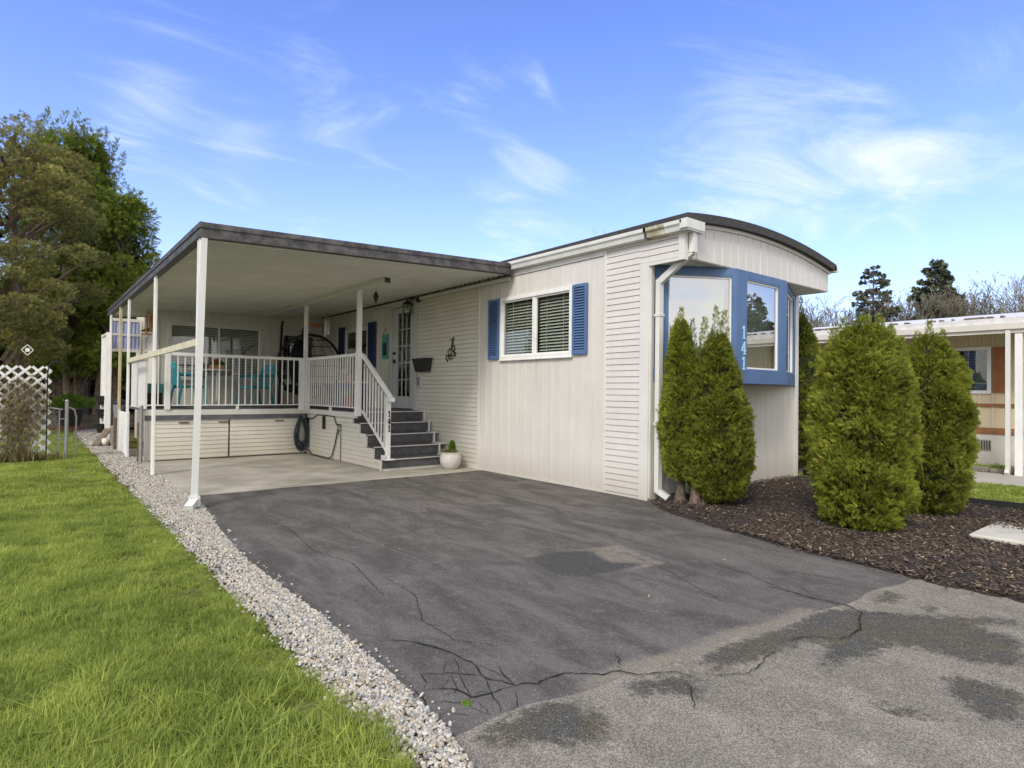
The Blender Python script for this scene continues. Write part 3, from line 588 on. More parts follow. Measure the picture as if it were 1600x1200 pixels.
# closed body behind the cladding, openings left for the windows by building it from pieces
def wall_with_holes(axis, plane, a0, a1, z0, z1, holes, thick, mat, parent, name='wall'):
    """plain wall sheet split round rectangular holes (a0,a1,z0,z1)"""
    mb = MB(); cuts = sorted({a0, a1, *[h[0] for h in holes], *[h[1] for h in holes]})
    for p, q in zip(cuts[:-1], cuts[1:]):
        zz = [z0]
        for h in sorted(holes, key=lambda h: h[2]):
            if h[0] <= p+1e-6 and h[1] >= q-1e-6: zz += [h[2], h[3]]
        zz.append(z1)
        for i in range(0, len(zz), 2):
            if zz[i+1]-zz[i] > .001:
                if axis == 'y': mb.box(plane, p, zz[i], plane+thick, q, zz[i+1])
                else: mb.box(p, plane, zz[i], q, plane+thick, zz[i+1])
    return obj(name, mb, mat, parent)
W1 = (5.95, 7.50, 1.80, 2.705)          # y0,y1,z0,z1 window by the driveway
W2 = (12.28, 13.42, 1.42, 2.64)
DR = (10.24, 11.13, .92, 2.95)
wall_with_holes('y', HX+.012, FY, 17.8, 0, 3.13, [W1, W2, DR], .08, siding_warm, home)
wall_with_holes('x', FY+.012, HX+.02, 9.40, 0, 3.13, [(5.96, 9.34, 1.42, 2.80)], .08, panel_white, home)
obj('wall', MB().box(9.32, FY+.05, 0, 9.40, 17.8, 3.13).box(HX+.1, 17.72, 0, 9.32, 17.8, 3.13), panel_white, home)
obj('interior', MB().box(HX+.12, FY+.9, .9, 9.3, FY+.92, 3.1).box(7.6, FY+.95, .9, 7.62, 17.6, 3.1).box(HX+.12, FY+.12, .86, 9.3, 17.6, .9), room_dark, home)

# --- clapboards: one mesh per length, wedge section, shared
def clap_mesh(L, mat, axis):
    h = .0762
    prof = [(0, .0045), (-.0105, .004), (-.0115, .008), (-.004, h-.0005), (0, h-.0005)]   # (outwards is negative, z)
    mb = MB()
    if axis == 'y':   # runs along y, faces -x
        n = len(prof); vs = [(p, t, q) for t in (0, L) for p, q in prof]
    else:
        n = len(prof); vs = [(t, p, q) for t in (0, L) for p, q in prof]
    mb.add(vs, [tuple(range(n-1, -1, -1)), tuple(range(n, 2*n))] + [(j, (j+1) % n, n+(j+1) % n, n+j) for j in range(n)])
    return mb.mesh('siding_board', mat)
CL = {}
def clapboards(parent, axis, plane, a0, a1, z0, z1, mat, holes=(), limit=None):
    k = 0; z = z0
    while z < z1-.02:
        segs = [(a0, a1)]
        for h in holes:
            if h[2] < z+.06 and h[3] > z+.02:
                segs = [s for (p, q) in segs for s in ((p, min(q, h[0])), (max(p, h[1]), q)) if s[1]-s[0] > .03]
        for p, q in segs:
            lim = limit(z) if limit else None
            if lim: p = max(p, lim[0]); q = min(q, lim[1])
            if q-p < .03: continue
            key = (round(q-p, 2), mat.name, axis)
            if key not in CL: CL[key] = clap_mesh(q-p, mat, axis)
            j = rnd.uniform(-.0006, .0006)
            inst('siding_board', CL[key], parent, (plane+j, p, z) if axis == 'y' else (p, plane+j, z))
        z += .0762; k += 1
# --- ribbed vertical sheets, one panel per rib
RB = {}
def rib_mesh(w, h, mat, axis, rib=.022, deep=.012, face=-1):
    prof = [(0, 0), (w-.001, 0), (w-.001, -.004), (rib+.008, -.004), (rib, -deep), (.006, -deep), (.001, -.002)]  # (along, out)
    mb = MB(); n = len(prof)
    if axis == 'y': vs = [(o_, a, t) for t in (0, h) for a, o_ in prof]
    else: vs = [(a, o_, t) for t in (0, h) for a, o_ in prof]
    mb.add(vs, [tuple(range(n-1, -1, -1)), tuple(range(n, 2*n))] + [(j, (j+1) % n, n+(j+1) % n, n+j) for j in range(n)])
    return mb.mesh('wall_panel', mat)
def ribs(parent, axis, plane, a0, a1, z0, z1, step, mat, holes=(), name='wall_panel', ztop=None, **kw):
    n = max(1, round((a1-a0)/step)); w = (a1-a0)/n
    for i in range(n):
        p = a0+i*w; zt = ztop(p+w/2) if ztop else z1; pieces = [(z0, zt)]
        for h in holes:
            if h[0] < p+w*.6 and h[1] > p+w*.4:
                pieces = [s for (u, v) in pieces for s in ((u, min(v, h[2])), (max(u, h[3]), v)) if s[1]-s[0] > .02]
        for u, v in pieces:
            key = (round(w, 3), round(v-u, 2), mat.name, axis)
            if key not in RB: RB[key] = rib_mesh(w, v-u, mat, axis, **kw)
            j = rnd.uniform(-.0012, .0012)
            inst(name, RB[key], parent, (plane+j, p, u) if axis == 'y' else (p, plane+j, u))
def hole(w, pad=.05): return (w[0]-pad, w[1]+pad, w[2]-pad, w[3]+pad)
clapboards(home, 'y', HX, 4.76, 5.31, .03, 3.12, siding_white)
clapboards(home, 'y', HX, 4.20, 4.76, 2.84, 3.12, siding_white)             # side of the projecting fascia box
ribs(home, 'y', HX, 5.345, 8.09, .02, 3.04, .1925, panel_white, [hole(W1, .03)])
clapboards(home, 'y', HX, 8.13, 10.12, .02, 3.06, siding_warm)
clapboards(home, 'y', HX, 11.26, 11.56, .92, 3.06, siding_warm)
ribs(home, 'y', HX, 11.60, 14.05, .92, 3.04, .20, siding_warm, [hole(W2, .02)])
clapboards(home, 'y', HX, 14.08, 14.88, .92, 3.06, siding_warm)
# trims on the long wall
tr = [(4.625, 4.76, 0, 2.84, .022), (5.31, 5.345, 0, 3.12, .02), (8.09, 8.13, 0, 3.06, .02), (11.56, 11.60, .92, 3.06, .02), (14.05, 14.08, .92, 3.06, .02)]
for y0, y1, z0, z1, d in tr: obj('trim', MB().bevbox(HX-d, y0, z0, HX+.01, y1, z1), trim_white, home)
obj('trim', MB().box(HX-.018, 5.35, 3.05, HX+.01, 8.09, 3.12), trim_white, home)
obj('trim', MB().box(HX-.022, 4.14, 2.80, HX+.01, 4.625, 2.838), trim_white, home)
obj('trim', MB().box(HX-.015, 4.76, .0, HX+.01, 10.1, .028), trim_white, home)
obj('trim', MB().bevbox(HX-.03, 4.125, 2.80, HX+.05, 4.20, 3.14), trim_white, home)

# front wall below and round the bay
ribs(home, 'x', FY, 5.83, 9.33, .0, 1.42, .167, panel_white, rib=.008, deep=.006)
obj('trim', MB().bevbox(9.33, FY-.03, 0, 9.43, FY+.06, 3.0).box(HX, FY-.02, 0, HX+.03, FY, 2.8), trim_white, home)
# overhanging fascia with arched top
AC, AH = 7.6, 1.82
def arch(x, top=.15): u = (x-AC)/AH; return 3.235 + .15*(1-u*u) - .035*u
ribs(home, 'x', 4.15, 5.86, 9.40, 2.84, 3.2, .1815, panel_white, name='fascia_board', ztop=lambda x: arch(x)-.082, rib=.014, deep=.010)
fb = MB(); n = 24; xsf = [5.82+(9.405-5.82)*i/n for i in range(n+1)]
vs = [(x, y, z) for x in xsf for y, z in ((4.158, 2.83), (4.25, 2.83), (4.25, arch(x)-.085), (4.158, arch(x)-.085))]
fs = [(4*i+j, 4*i+(j+1) % 4, 4*i+4+(j+1) % 4, 4*i+4+j) for i in range(n) for j in range(4)] + [(0, 1, 2, 3), (4*n+3, 4*n+2, 4*n+1, 4*n)]
obj('fascia', fb.add(vs, fs), panel_white, home)
# soffit under the fascia
obj('soffit', MB().box(HX+.02, 4.26, 2.835, 9.40, FY+.01, 2.85), soffit, home)
for i in range(11): obj('soffit_seam', MB().box(HX+.1+i*.32, 4.262, 2.829, HX+.115+i*.32, FY, 2.836), trim_white, home)
obj('wall', MB().box(9.36, 4.26, 2.83, 9.405, FY, 3.2), panel_white, home)
# white strip under the roof edge, then the roof
def arc_strip(x0, x1, y0, y1, z0, z1, n=26):
    """strip following the arch; z0,z1 offsets from the arch"""
    mb = MB(); xs = [x0+(x1-x0)*i/n for i in range(n+1)]
    vs = [(x, y, arch(x)+z) for x in xs for y, z in ((y0, z0), (y1, z0), (y1, z1), (y0, z1))]
    return mb.add(vs, [(4*i+j, 4*i+(j+1) % 4, 4*i+4+(j+1) % 4, 4*i+4+j) for i in range(n) for j in range(4)] + [(0, 1, 2, 3), (4*n+3, 4*n+2, 4*n+1, 4*n)])
obj('roof_edge_strip', arc_strip(5.78, 9.42, 4.12, 4.157, -.10, -.058), trim_white, home)
roof = obj('roof', arc_strip(5.762, 9.46, 4.07, 17.9, -.055, .05), roofing, home, smooth=True)
obj('roof_edge', arc_strip(5.757, 9.465, 4.05, 4.069, -.057, .044), roofing, roof)

# gutters: a trough along the long eave returning round the corner
def gutter(mb, y0, y1):
    prof = [(0, 0), (-.085, .012), (-.095, .06), (-.115, .085), (-.115, .125), (-.10, .125), (-.098, .09), (-.08, .065), (-.07, .03), (0, .02)]
    n = len(prof); vs = [(5.79+p, t, 3.105+q+(.02*(t-4.1)/3.3)) for t in (y0, y1) for p, q in prof]
    return mb.add(vs, [tuple(range(n-1, -1, -1)), tuple(range(n, 2*n))] + [(j, (j+1) % n, n+(j+1) % n, n+j) for j in range(n)])
gu = obj('gutter', gutter(MB(), 4.62, 7.22), gutter_white, home)
obj('gutter', gutter(MB(), 4.34, 4.618), gutter_stain, home, label='stained end of the gutter')
obj('gutter', gutter(MB(), 4.10, 4.338).box(5.70, 4.03, 3.11, 6.02, 4.11, 3.13).box(5.675, 4.02, 3.13, 6.02, 4.04, 3.235).box(5.675, 4.041, 3.13, 5.70, 4.12, 3.235), gutter_white, home, label='white corner of the gutter')
obj('gutter_joint', gutter(MB(), 4.60, 4.64), rust, gu)
obj('gutter', MB().box(9.41, 4.05, 3.13, 9.52, 4.30, 3.21).box(9.41, 4.3, 3.13, 9.50, 17, 3.20), gutter_white, home)
ds = obj('downspout', MB().bar((5.885, 4.085, 3.18), (5.885, 4.085, 2.885), .075, .06, (0, 1, 0)).bar((5.885, 4.09, 2.90), (5.895, 4.545, 2.615), .06, .075).bar((5.895, 4.555, 2.64), (5.895, 4.555, .10), .075, .06, (0, 1, 0)).bar((5.895, 4.56, .12), (5.93, 4.43, .045), .07, .06), gutter_white, home)
for z in (2.2, .9): obj('bracket', MB().box(5.85, 4.515, z, 5.94, 4.60, z+.03), trim_white, ds)

# --- framed windows on the long wall
def louvre_shutter(parent, y0, y1, z0, z1, mat):
    s = obj('shutter', MB().box(HX-.045, y0, z0, HX-.012, y0+.035, z1).box(HX-.045, y1-.035, z0, HX-.012, y1, z1).box(HX-.045, y0+.035, z0, HX-.012, y1-.035, z0+.04).box(HX-.045, y0+.035, z1-.04, HX-.012, y1-.035, z1).box(HX-.018, y0+.035, z0+.04, HX-.013, y1-.035, z1-.04), mat, parent)
    mb = MB(); n = int((z1-z0-.08)/.036); st_ = (z1-z0-.08)/n
    for i in range(n):
        z = z0+.04+i*st_; mb.add([(HX-.044, y0+.035, z+.002), (HX-.044, y1-.035, z+.002), (HX-.02, y1-.035, z+st_-.002), (HX-.02, y0+.035, z+st_-.002), (HX-.036, y0+.035, z+.001), (HX-.036, y1-.035, z+.001)], [(0, 1, 2, 3), (0, 4, 5, 1)])
    obj('louvres', mb, mat, s, kind='stuff')
def blinds(mb, y0, y1, z0, z1, x, step=.045, tilt=.016, w=.022):
    z = z0
    while z < z1-.02:
        mb.add([(x-w, y0, z-tilt), (x-w, y1, z-tilt), (x+w, y1, z+tilt), (x+w, y0, z+tilt)], [(0, 1, 2, 3)]); z += step
    for f in (.25, .75): yy = y0+(y1-y0)*f; mb.box(x-w-.002, yy-.003, z0-.02, x-w, yy+.003, z1)
    return mb
def side_window(w, two=True, step=.045, gmat=glass, dark=False):
    y0, y1, z0, z1 = w; fw = .05; xo = HX-.035
    win = obj('window', MB().bevbox(xo, y0-.03, z0-.03, HX+.05, y0+.02, z1+.03).bevbox(xo, y1-.02, z0-.03, HX+.05, y1+.03, z1+.03).box(xo, y0+.021, z0-.03, HX+.05, y1-.021, z0+.025).box(xo, y0+.021, z1-.025, HX+.05, y1-.021, z1+.03).box(xo-.015, y0-.04, z0-.045, HX, y1+.04, z0-.031), rail_white, home)
    ym = (y0+y1)/2
    fr = MB().box(xo+.012, ym-.022, z0+.026, HX+.03, ym+.022, z1-.026)
    for a, b in ((y0+.022, ym-.024), (ym+.024, y1-.022)):
        fr.box(HX-.012, a, z0+.026, HX+.02, a+.022, z1-.026).box(HX-.012, b-.022, z0+.026, HX+.02, b, z1-.026).box(HX-.012, a+.023, z0+.026, HX+.02, b-.023, z0+.05).box(HX-.012, a+.023, z1-.05, HX+.02, b-.023, z1-.026)
    obj('sash', fr, rail_white, win)
    for a, b in ((y0+.05, ym-.05), (ym+.05, y1-.05)):
        obj('pane', MB().box(HX+.002, a-.01, z0+.045, HX+.006, b+.01, z1-.045), gmat, win)
        if not dark: obj('blind', blinds(MB(), a-.01, b+.01, z0+.05, z1-.04, HX+.07, step), blind, win, kind='stuff')
    return win
side_window(W1)
louvre_shutter(home, 5.635, 5.905, 1.79, 2.735, blue)
louvre_shutter(home, 7.545, 7.82, 1.79, 2.735, blue)
side_window(W2, gmat=glass_dark, dark=True)
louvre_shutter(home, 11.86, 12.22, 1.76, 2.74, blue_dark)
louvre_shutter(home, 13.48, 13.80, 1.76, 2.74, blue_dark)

# --- glazed entrance door
door = obj('door', MB().box(HX-.01, 10.27, .93, HX+.035, 10.40, 2.92).box(HX-.01, 10.92, .93, HX+.035, 11.10, 2.92).box(HX-.01, 10.41, .93, HX+.035, 10.915, 1.16).box(HX-.01, 10.41, 2.82, HX+.035, 10.915, 2.92), door_white, home)
fr = MB().bevbox(HX-.035, 10.13, .90, HX+.04, 10.255, 2.99).bevbox(HX-.035, 11.115, .90, HX+.04, 11.25, 2.99).box(HX-.035, 10.256, 2.935, HX+.04, 11.114, 2.99).box(HX-.04, 10.1, 3.0, HX, 11.28, 3.03)
obj('door_frame', fr, door_white, door)
obj('threshold', MB().box(HX-.06, 10.25, .903, HX+.03, 11.12, .925), bronze, door)
mu = MB()
for i in range(1, 3): yy = 10.41+i*(.505/3); mu.box(HX-.006, yy-.007, 1.161, HX+.028, yy+.007, 2.819)
for k in range(1, 5): zz = 1.16+k*.332; mu.box(HX-.008, 10.411, zz-.008, HX+.03, 10.914, zz+.008)
obj('muntins', mu, door_white, door)
for i in range(3):
    for k in range(5): obj('pane', MB().box(HX+.008, 10.412+i*.1683, 1.17+k*.332, HX+.012, 10.412+i*.1683+.155, 1.17+k*.332+.316), glass_dark, door)
obj('handle', MB().tube([(HX-.012, 11.02, 1.86), (HX-.06, 11.02, 1.86), (HX-.065, 10.93, 1.855)], .011, 8).lathe((HX-.02, 11.02, 1.82), [(.028, 0), (.03, .04), (.028, .08)], 10), black_metal, door)
obj('deadbolt', MB().tube([(HX-.011, 11.02, 2.02), (HX-.045, 11.02, 2.02)], .03, 12), black_metal, door)

# --- bay window
bay = obj('bay_window', MB().add([(5.90, FY-.005, 2.745), (6.82, 4.10, 2.745), (8.04, 4.10, 2.745), (9.36, FY-.005, 2.745), (5.90, FY-.005, 2.832), (6.82, 4.10, 2.832), (8.04, 4.10, 2.832), (9.36, FY-.005, 2.832)], [(0,3,2,1),(4,5,6,7),(0,1,5,4),(1,2,6,5),(2,3,7,6),(3,0,4,7)]), blue, home)
obj('sill_panel', MB().add([(x, y, z) for z in (1.415, 1.575) for x, y in ((5.88, FY-.005), (6.80, 4.08), (8.05, 4.08), (9.38, FY-.005))], [(0,3,2,1),(4,5,6,7),(0,1,5,4),(1,2,6,5),(2,3,7,6),(3,0,4,7)]), blue, bay)
def bay_side(p0, p1, l0, l1, zb=1.60, zt=2.72, mull=False):
    """framed pane between two plan points; l0,l1 = post widths at either end"""
    a = Vector((*p0, 0)); b = Vector((*p1, 0)); d = (b-a); Lg = d.length; d.normalize(); nrm = Vector((d.y, -d.x, 0))
    if nrm.y > 0: nrm = -nrm
    def slab(t0, t1, z0, z1, o0, o1):
        mb = MB(); vs = [a+d*t+nrm*o+Vector((0, 0, z)) for z in (z0, z1) for t, o in ((t0, o0), (t1, o0), (t1, o1), (t0, o1))]
        return mb.add(vs, [(0,3,2,1),(4,5,6,7),(0,1,5,4),(1,2,6,5),(2,3,7,6),(3,0,4,7)])
    obj('post', slab(0, l0, 1.575, 2.745, -.06, .0), blue, bay); obj('post', slab(Lg-l1, Lg, 1.575, 2.745, -.06, .0), blue, bay)
    obj('rail', slab(l0, Lg-l1, 1.575, zb, -.055, -.003), blue, bay); obj('rail', slab(l0, Lg-l1, zt, 2.745, -.055, -.003), blue, bay)
    g = .022
    s = MB()
    for q in (slab(l0, l0+g, zb, zt, -.05, -.018), slab(Lg-l1-g, Lg-l1, zb, zt, -.05, -.018), slab(l0+g, Lg-l1-g, zb, zb+g, -.05, -.018), slab(l0+g, Lg-l1-g, zt-g, zt, -.05, -.018)): s.add(q.v, q.f)
    sash = obj('sash', s, rail_white, bay)
    obj('pane', slab(l0+g, Lg-l1-g, zb+g, zt-g, -.04, -.034), glass_bay, bay)
    return slab, Lg
f1, L1 = bay_side((5.90, FY-.01), (6.82, 4.10), .17, .06)
obj('curtain', f1(.1, L1-.1, 1.6, 2.74, -.13, -.12), curtain, bay)
f2, L2 = bay_side((6.82, 4.10), (8.04, 4.10), .24, .18)
cu = MB(); k = 30
for i in range(k): t0 = .1+(L2-.2)*i/k; q = f2(t0, t0+(L2-.2)/k*.98, 1.6, 2.74, -.15-.006*(i % 2), -.14-.006*(i % 2)); cu.add(q.v, q.f)
obj('curtain', cu, curtain, bay)
f3, L3 = bay_side((8.04, 4.10), (9.36, FY-.01), .14, .26)
obj('curtain', f3(.1, L3-.1, 1.6, 2.74, -.13, -.12), curtain, bay)
# house numbers, slab-serif figures standing proud of the post
def figure(ch, cx, z, s, y, mat, parent, dx=Vector((1, 0, 0)), nrm=Vector((0, -1, 0)), t=.006, name='house_number'):
    mb = MB()
    def st(x0, z0, x1, z1, w=.16):
        a = Vector((cx, y, z))+dx*(x0*s)+Vector((0, 0, z0*s))+nrm*t/2; b = Vector((cx, y, z))+dx*(x1*s)+Vector((0, 0, z1*s))+nrm*t/2
        mb.bar(a, b, w*s, t+rnd.uniform(0, .0008), nrm)
    if ch == '1': st(0, .04, 0, 1); st(-.2, .74, -.02, .95, .12); st(-.2, .05, .2, .05, .10)
    else: st(.08, .04, .08, .99); st(-.30, .34, .12, .97, .13); st(-.33, .30, .30, .30, .12); st(-.10, .05, .26, .05, .10)
    return obj(name, mb, mat, parent)
for ch, z in (('1', 1.97), ('4', 1.775), ('1', 1.585)):
    figure(ch, 6.985, z, .165, 4.098, numblue, home)

# --- lantern, wall box, ornament, plates on the long wall
la = thing('wall_lantern', 'black wall lantern with clear panes above the right of the glazed door', 'lantern', (HX-.05, 10.22, 3.0))
obj('bracket', MB().lathe((HX-.03, 10.06, 2.96), [(.055, 0), (.062, .03), (.055, .08)], 10).tube([(HX-.02, 10.07, 3.0), (HX-.09, 10.15, 3.03), (HX-.12, 10.3, 2.98)], .012, 6), black_metal, la)
obj('cap', MB().lathe((HX-.13, 10.32, 2.93), [(.10, 0), (.075, .035), (.03, .06), (.012, .09)], 8), black_metal, la)
cg = MB()
for i in range(6): a = i*PI/3; cg.bar((HX-.13+.07*math.cos(a), 10.32+.07*math.sin(a), 2.73), (HX-.13+.085*math.cos(a), 10.32+.085*math.sin(a), 2.93), .010, .010)
cg.lathe((HX-.13, 10.32, 2.715), [(.075, 0), (.075, .015)], 6)
obj('cage', cg, black_metal, la); obj('globe', MB().lathe((HX-.13, 10.32, 2.735), [(.04, 0), (.055, .1), (.045, .18)], 10), lamp_glass, la, smooth=True)
wb = thing('wall_box', 'dark tapered letter box on the siding right of the glazed door', 'letter box', (HX-.02, 9.85, 1.7))
mb = MB(); mb.add([(HX-.015, 10.10, 1.87), (HX-.015, 9.56, 1.87), (HX-.015, 9.62, 1.63), (HX-.015, 10.05, 1.63), (HX-.14, 10.10, 1.86), (HX-.14, 9.56, 1.86), (HX-.10, 9.63, 1.63), (HX-.10, 10.04, 1.63)], [(0,1,2,3),(4,7,6,5),(0,4,5,1),(1,5,6,2),(2,6,7,3),(3,7,4,0)])
obj('body', mb, M('box_brown', (.03, .027, .022), .6, .2, 20), wb); obj('rim', MB().box(HX-.145, 9.55, 1.86, HX-.012, 10.11, 1.878), black_metal, wb)
orn = thing('wall_ornament', 'dark metal leaf and star ornament on the beige siding above the letter box', 'ornament', (HX-.02, 8.92, 2.0))
def star(cy, cz, r, pts=5, rot=0, inner=.45):
    V = [(HX-.02, cy+(r if i % 2 == 0 else r*inner)*math.cos(rot+i*PI/pts), cz+(r if i % 2 == 0 else r*inner)*math.sin(rot+i*PI/pts)) for i in range(2*pts)]
    mb = MB()
    for i in range(2*pts): mb.bar(V[i], V[(i+1) % (2*pts)], .011, .008)
    return mb
for cy, cz, r, p, ro in ((8.98, 1.95, .085, 5, .3), (8.86, 2.02, .07, 5, 1.0), (8.93, 1.87, .06, 4, .2), (9.05, 1.86, .07, 5, .9), (8.82, 1.92, .05, 5, .2)):
    obj('leaf', star(cy, cz, r, p, ro), rust if p == 4 else black_metal, orn)
obj('stem', MB().tube([(HX-.02, 8.92, 2.0), (HX-.03, 8.88, 2.12), (HX-.02, 8.86, 2.22)], .014, 6).tube([(HX-.02, 8.88, 2.14), (HX-.02, 8.95, 2.19)], .009, 5), black_metal, orn)
pl = thing('intercom_plate', 'small grey switch box in a white plate beside the door frame', 'switch box', (HX-.02, 10.02, 1.45))
obj('plate', MB().bevbox(HX-.028, 9.94, 1.34, HX-.012, 10.10, 1.56), trim_white, pl); obj('cover', MB().bevbox(HX-.045, 9.97, 1.37, HX-.029, 10.07, 1.53), galv, pl)
sg = thing('jar_sign', 'teal framed chalkboard jar sign hanging left of the glazed door', 'sign', (HX-.03, 11.40, 2.1))
obj('frame', MB().box(HX-.05, 11.28, 1.93, HX-.02, 11.31, 2.42).box(HX-.05, 11.50, 1.93, HX-.02, 11.53, 2.42).box(HX-.05, 11.311, 1.93, HX-.02, 11.499, 1.99).box(HX-.05, 11.311, 2.26, HX-.02, 11.499, 2.42), teal_light, sg)
obj('board', MB().box(HX-.038, 11.31, 1.99, HX-.03, 11.50, 2.26), M('chalkboard', (.02, .05, .045), .8, .2, 20), sg)
obj('string', MB().tube([(HX-.03, 11.30, 2.42), (HX-.02, 11.40, 2.58), (HX-.03, 11.51, 2.42)], .005, 4), wood_old, sg)

# --- rear addition facing the deck
AX, AY = 2.17, 14.90
wall_with_holes('x', AY+.012, AX, HX, .85, 3.10, [(2.42, 4.28, 1.54, 2.66), (4.80, 5.64, 1.5, 2.60)], .08, siding_warm, home)
obj('wall', MB().box(AX, AY+.1, .0, AX+.08, 18.2, 3.10).box(AX, 18.12, 0, HX, 18.2, 3.1), siding_warm, home)
ribs(home, 'x', AY, AX+.03, 4.45, .92, 3.08, .205, siding_warm, [(2.40, 4.30, 1.52, 2.69)], rib=.012, deep=.008)
ribs(home, 'x', AY-.01, 4.50, 5.78, .92, 3.10, .205, siding_warm, [(4.80, 5.64, 1.5, 2.60)], rib=.012, deep=.008)
ribs(home, 'y', AX, AY+.1, 18.1, .9, 3.08, .205, siding_warm, rib=.012, deep=.008)
for x0, x1 in ((AX-.02, AX+.03), (4.45, 4.50)): obj('trim', MB().box(x0, AY-.03, .9, x1, AY+.02, 3.1), trim_white, home)
for x in (2.9, 3.7, 4.1): pass
def front_window(x0, x1, z0, z1, y, gm, withblind=True):
    w = obj('window', MB().bevbox(x0-.06, y-.03, z0-.05, x0+.02, y+.06, z1+.06).bevbox(x1-.02, y-.03, z0-.05, x1+.06, y+.06, z1+.06).box(x0+.021, y-.03, z0-.05, x1-.021, y+.06, z0+.02).box(x0+.021, y-.03, z1-.02, x1-.021, y+.06, z1+.06).box(x0-.08, y-.06, z0-.09, x1+.08, y, z0-.052), trim_white, home)
    xm = x0+(x1-x0)*.52
    obj('sash', MB().box(xm-.02, y-.01, z0+.02, xm+.02, y+.03, z1-.02), rail_white, w)
    for a, b in ((x0+.02, xm-.02), (xm+.02, x1-.02)):
        obj('pane', MB().box(a, y+.005, z0+.02, b, y+.009, z1-.02), gm, w)
        if withblind:
            mb = MB(); z = z0+.03
            while z < z1-.03: mb.add([(a, y+.055, z-.013), (b, y+.055, z-.013), (b, y+.075, z+.013), (a, y+.075, z+.013)], [(0, 1, 2, 3)]); z += .036
            obj('blind', mb, blind, w, kind='stuff')
    return w
front_window(2.42, 4.28, 1.54, 2.66, AY-.005, glassmat('porch_glass', .06, (.85, .87, .85)))
front_window(4.80, 5.64, 1.50, 2.60, AY-.015, glass_dark, False)
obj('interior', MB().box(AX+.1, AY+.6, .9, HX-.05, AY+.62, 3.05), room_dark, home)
sw = obj('window', MB().box(AX-.03, 15.95, 2.10, AX+.02, 16.02, 2.48).box(AX-.03, 16.42, 2.10, AX+.02, 16.49, 2.48).box(AX-.03, 16.021, 2.10, AX+.02, 16.419, 2.15).box(AX-.03, 16.021, 2.43, AX+.02, 16.419, 2.48).box(AX-.02, 16.2, 2.15, AX+.02, 16.24, 2.43), trim_white, home)
obj('pane', MB().box(AX-.012, 16.02, 2.15, AX-.008, 16.42, 2.43), glass_dark, sw)

# ============================================================ CARPORT ROOF ON POSTS
cp = thing('carport', 'flat carport roof with dark metal edge and white posts over the driveway end and deck', 'carport', (1.45, 7.25, 0))
RX0, RX1, RY0, RY1 = 1.45, 5.775, 7.22, 16.62
def rz(x): return 2.935 + (x-1.45)*(.155/4.3)        # underside height
def sloped(x0, x1, y0, y1, dz0, dz1):
    mb = MB(); return mb.add([(x, y, rz(x)+d) for d in (dz0, dz1) for x, y in ((x0, y0), (x1, y0), (x1, y1), (x0, y1))], [(0,3,2,1),(4,5,6,7),(0,1,5,4),(1,2,6,5),(2,3,7,6),(3,0,4,7)])
w = .135; n = int((RY1-RY0-.1)/w)
pm = MB(); prof = [(.001, .06), (.001, -.012), (.020, -.014), (.026, .006), (w*.5, .002), (w-.018, .006), (w-.012, .012), (w-.012, .06)]
k = len(prof); vs = [(x, y, rz(x)+z) for x in (RX0+.06, RX1) for y, z in prof]
pm.add(vs, [tuple(range(k-1, -1, -1)), tuple(range(k, 2*k))] + [(j, (j+1) % k, k+(j+1) % k, k+j) for j in range(k)])
pme = pm.mesh('roof_panel', soffit)
for i in range(n): inst('roof_panel', pme, cp, (0, RY0+.06+i*w, rnd.uniform(-.0008, .0008)))
obj('roof_sheet', sloped(RX0, RX1-.02, RY0+.02, RY1, .062, .10), roofing, cp)
# stepped dark edge trim, front and left
ft = MB()
for dy, a, b in ((0, -.03, .035), (.018, .036, .075), (.006, .076, .135)):
    q = sloped(RX0-.03+dy, RX1-.06, RY0-.06+dy, RY0+.05, a, b); ft.add(q.v, q.f)
obj('front_edge', ft, bronze, cp)
lf = MB()
for dx, a, b in ((0, -.03, .035), (.018, .036, .075), (.006, .076, .135)):
    lf.box(RX0-.035+dx, RY0-.065+dx, 2.935+a, RX0+.055, RY1+.05, 2.935+b)
obj('side_edge', lf, bronze, cp)
obj('back_edge', sloped(RX0+.06, AX, RY1-.02, RY1+.05, -.02, .10), trim_white, cp)
obj('wall_hanger', MB().box(HX-.06, RY0+.05, 3.045, HX-.026, 14.85, 3.10), bronze, cp)
obj('wall_hanger', MB().box(HX-.05, RY0+.06, 2.99, HX-.027, 14.85, 3.043), trim_white, cp)
scr = MB()
for i in range(24): scr.box(HX-.072, 7.5+i*.3, 3.05, HX-.061, 7.53+i*.3, 3.085)
obj('screws', scr, rust, cp, kind='stuff')
# inner beam over the deck rail
obj('beam', MB().bevbox(4.31, 8.57, 2.955, 4.39, 14.85, 3.035), trim_white, cp)
obj('beam_cap', MB().box(4.305, 8.55, 2.95, 4.395, 8.568, 3.03), bronze, cp)
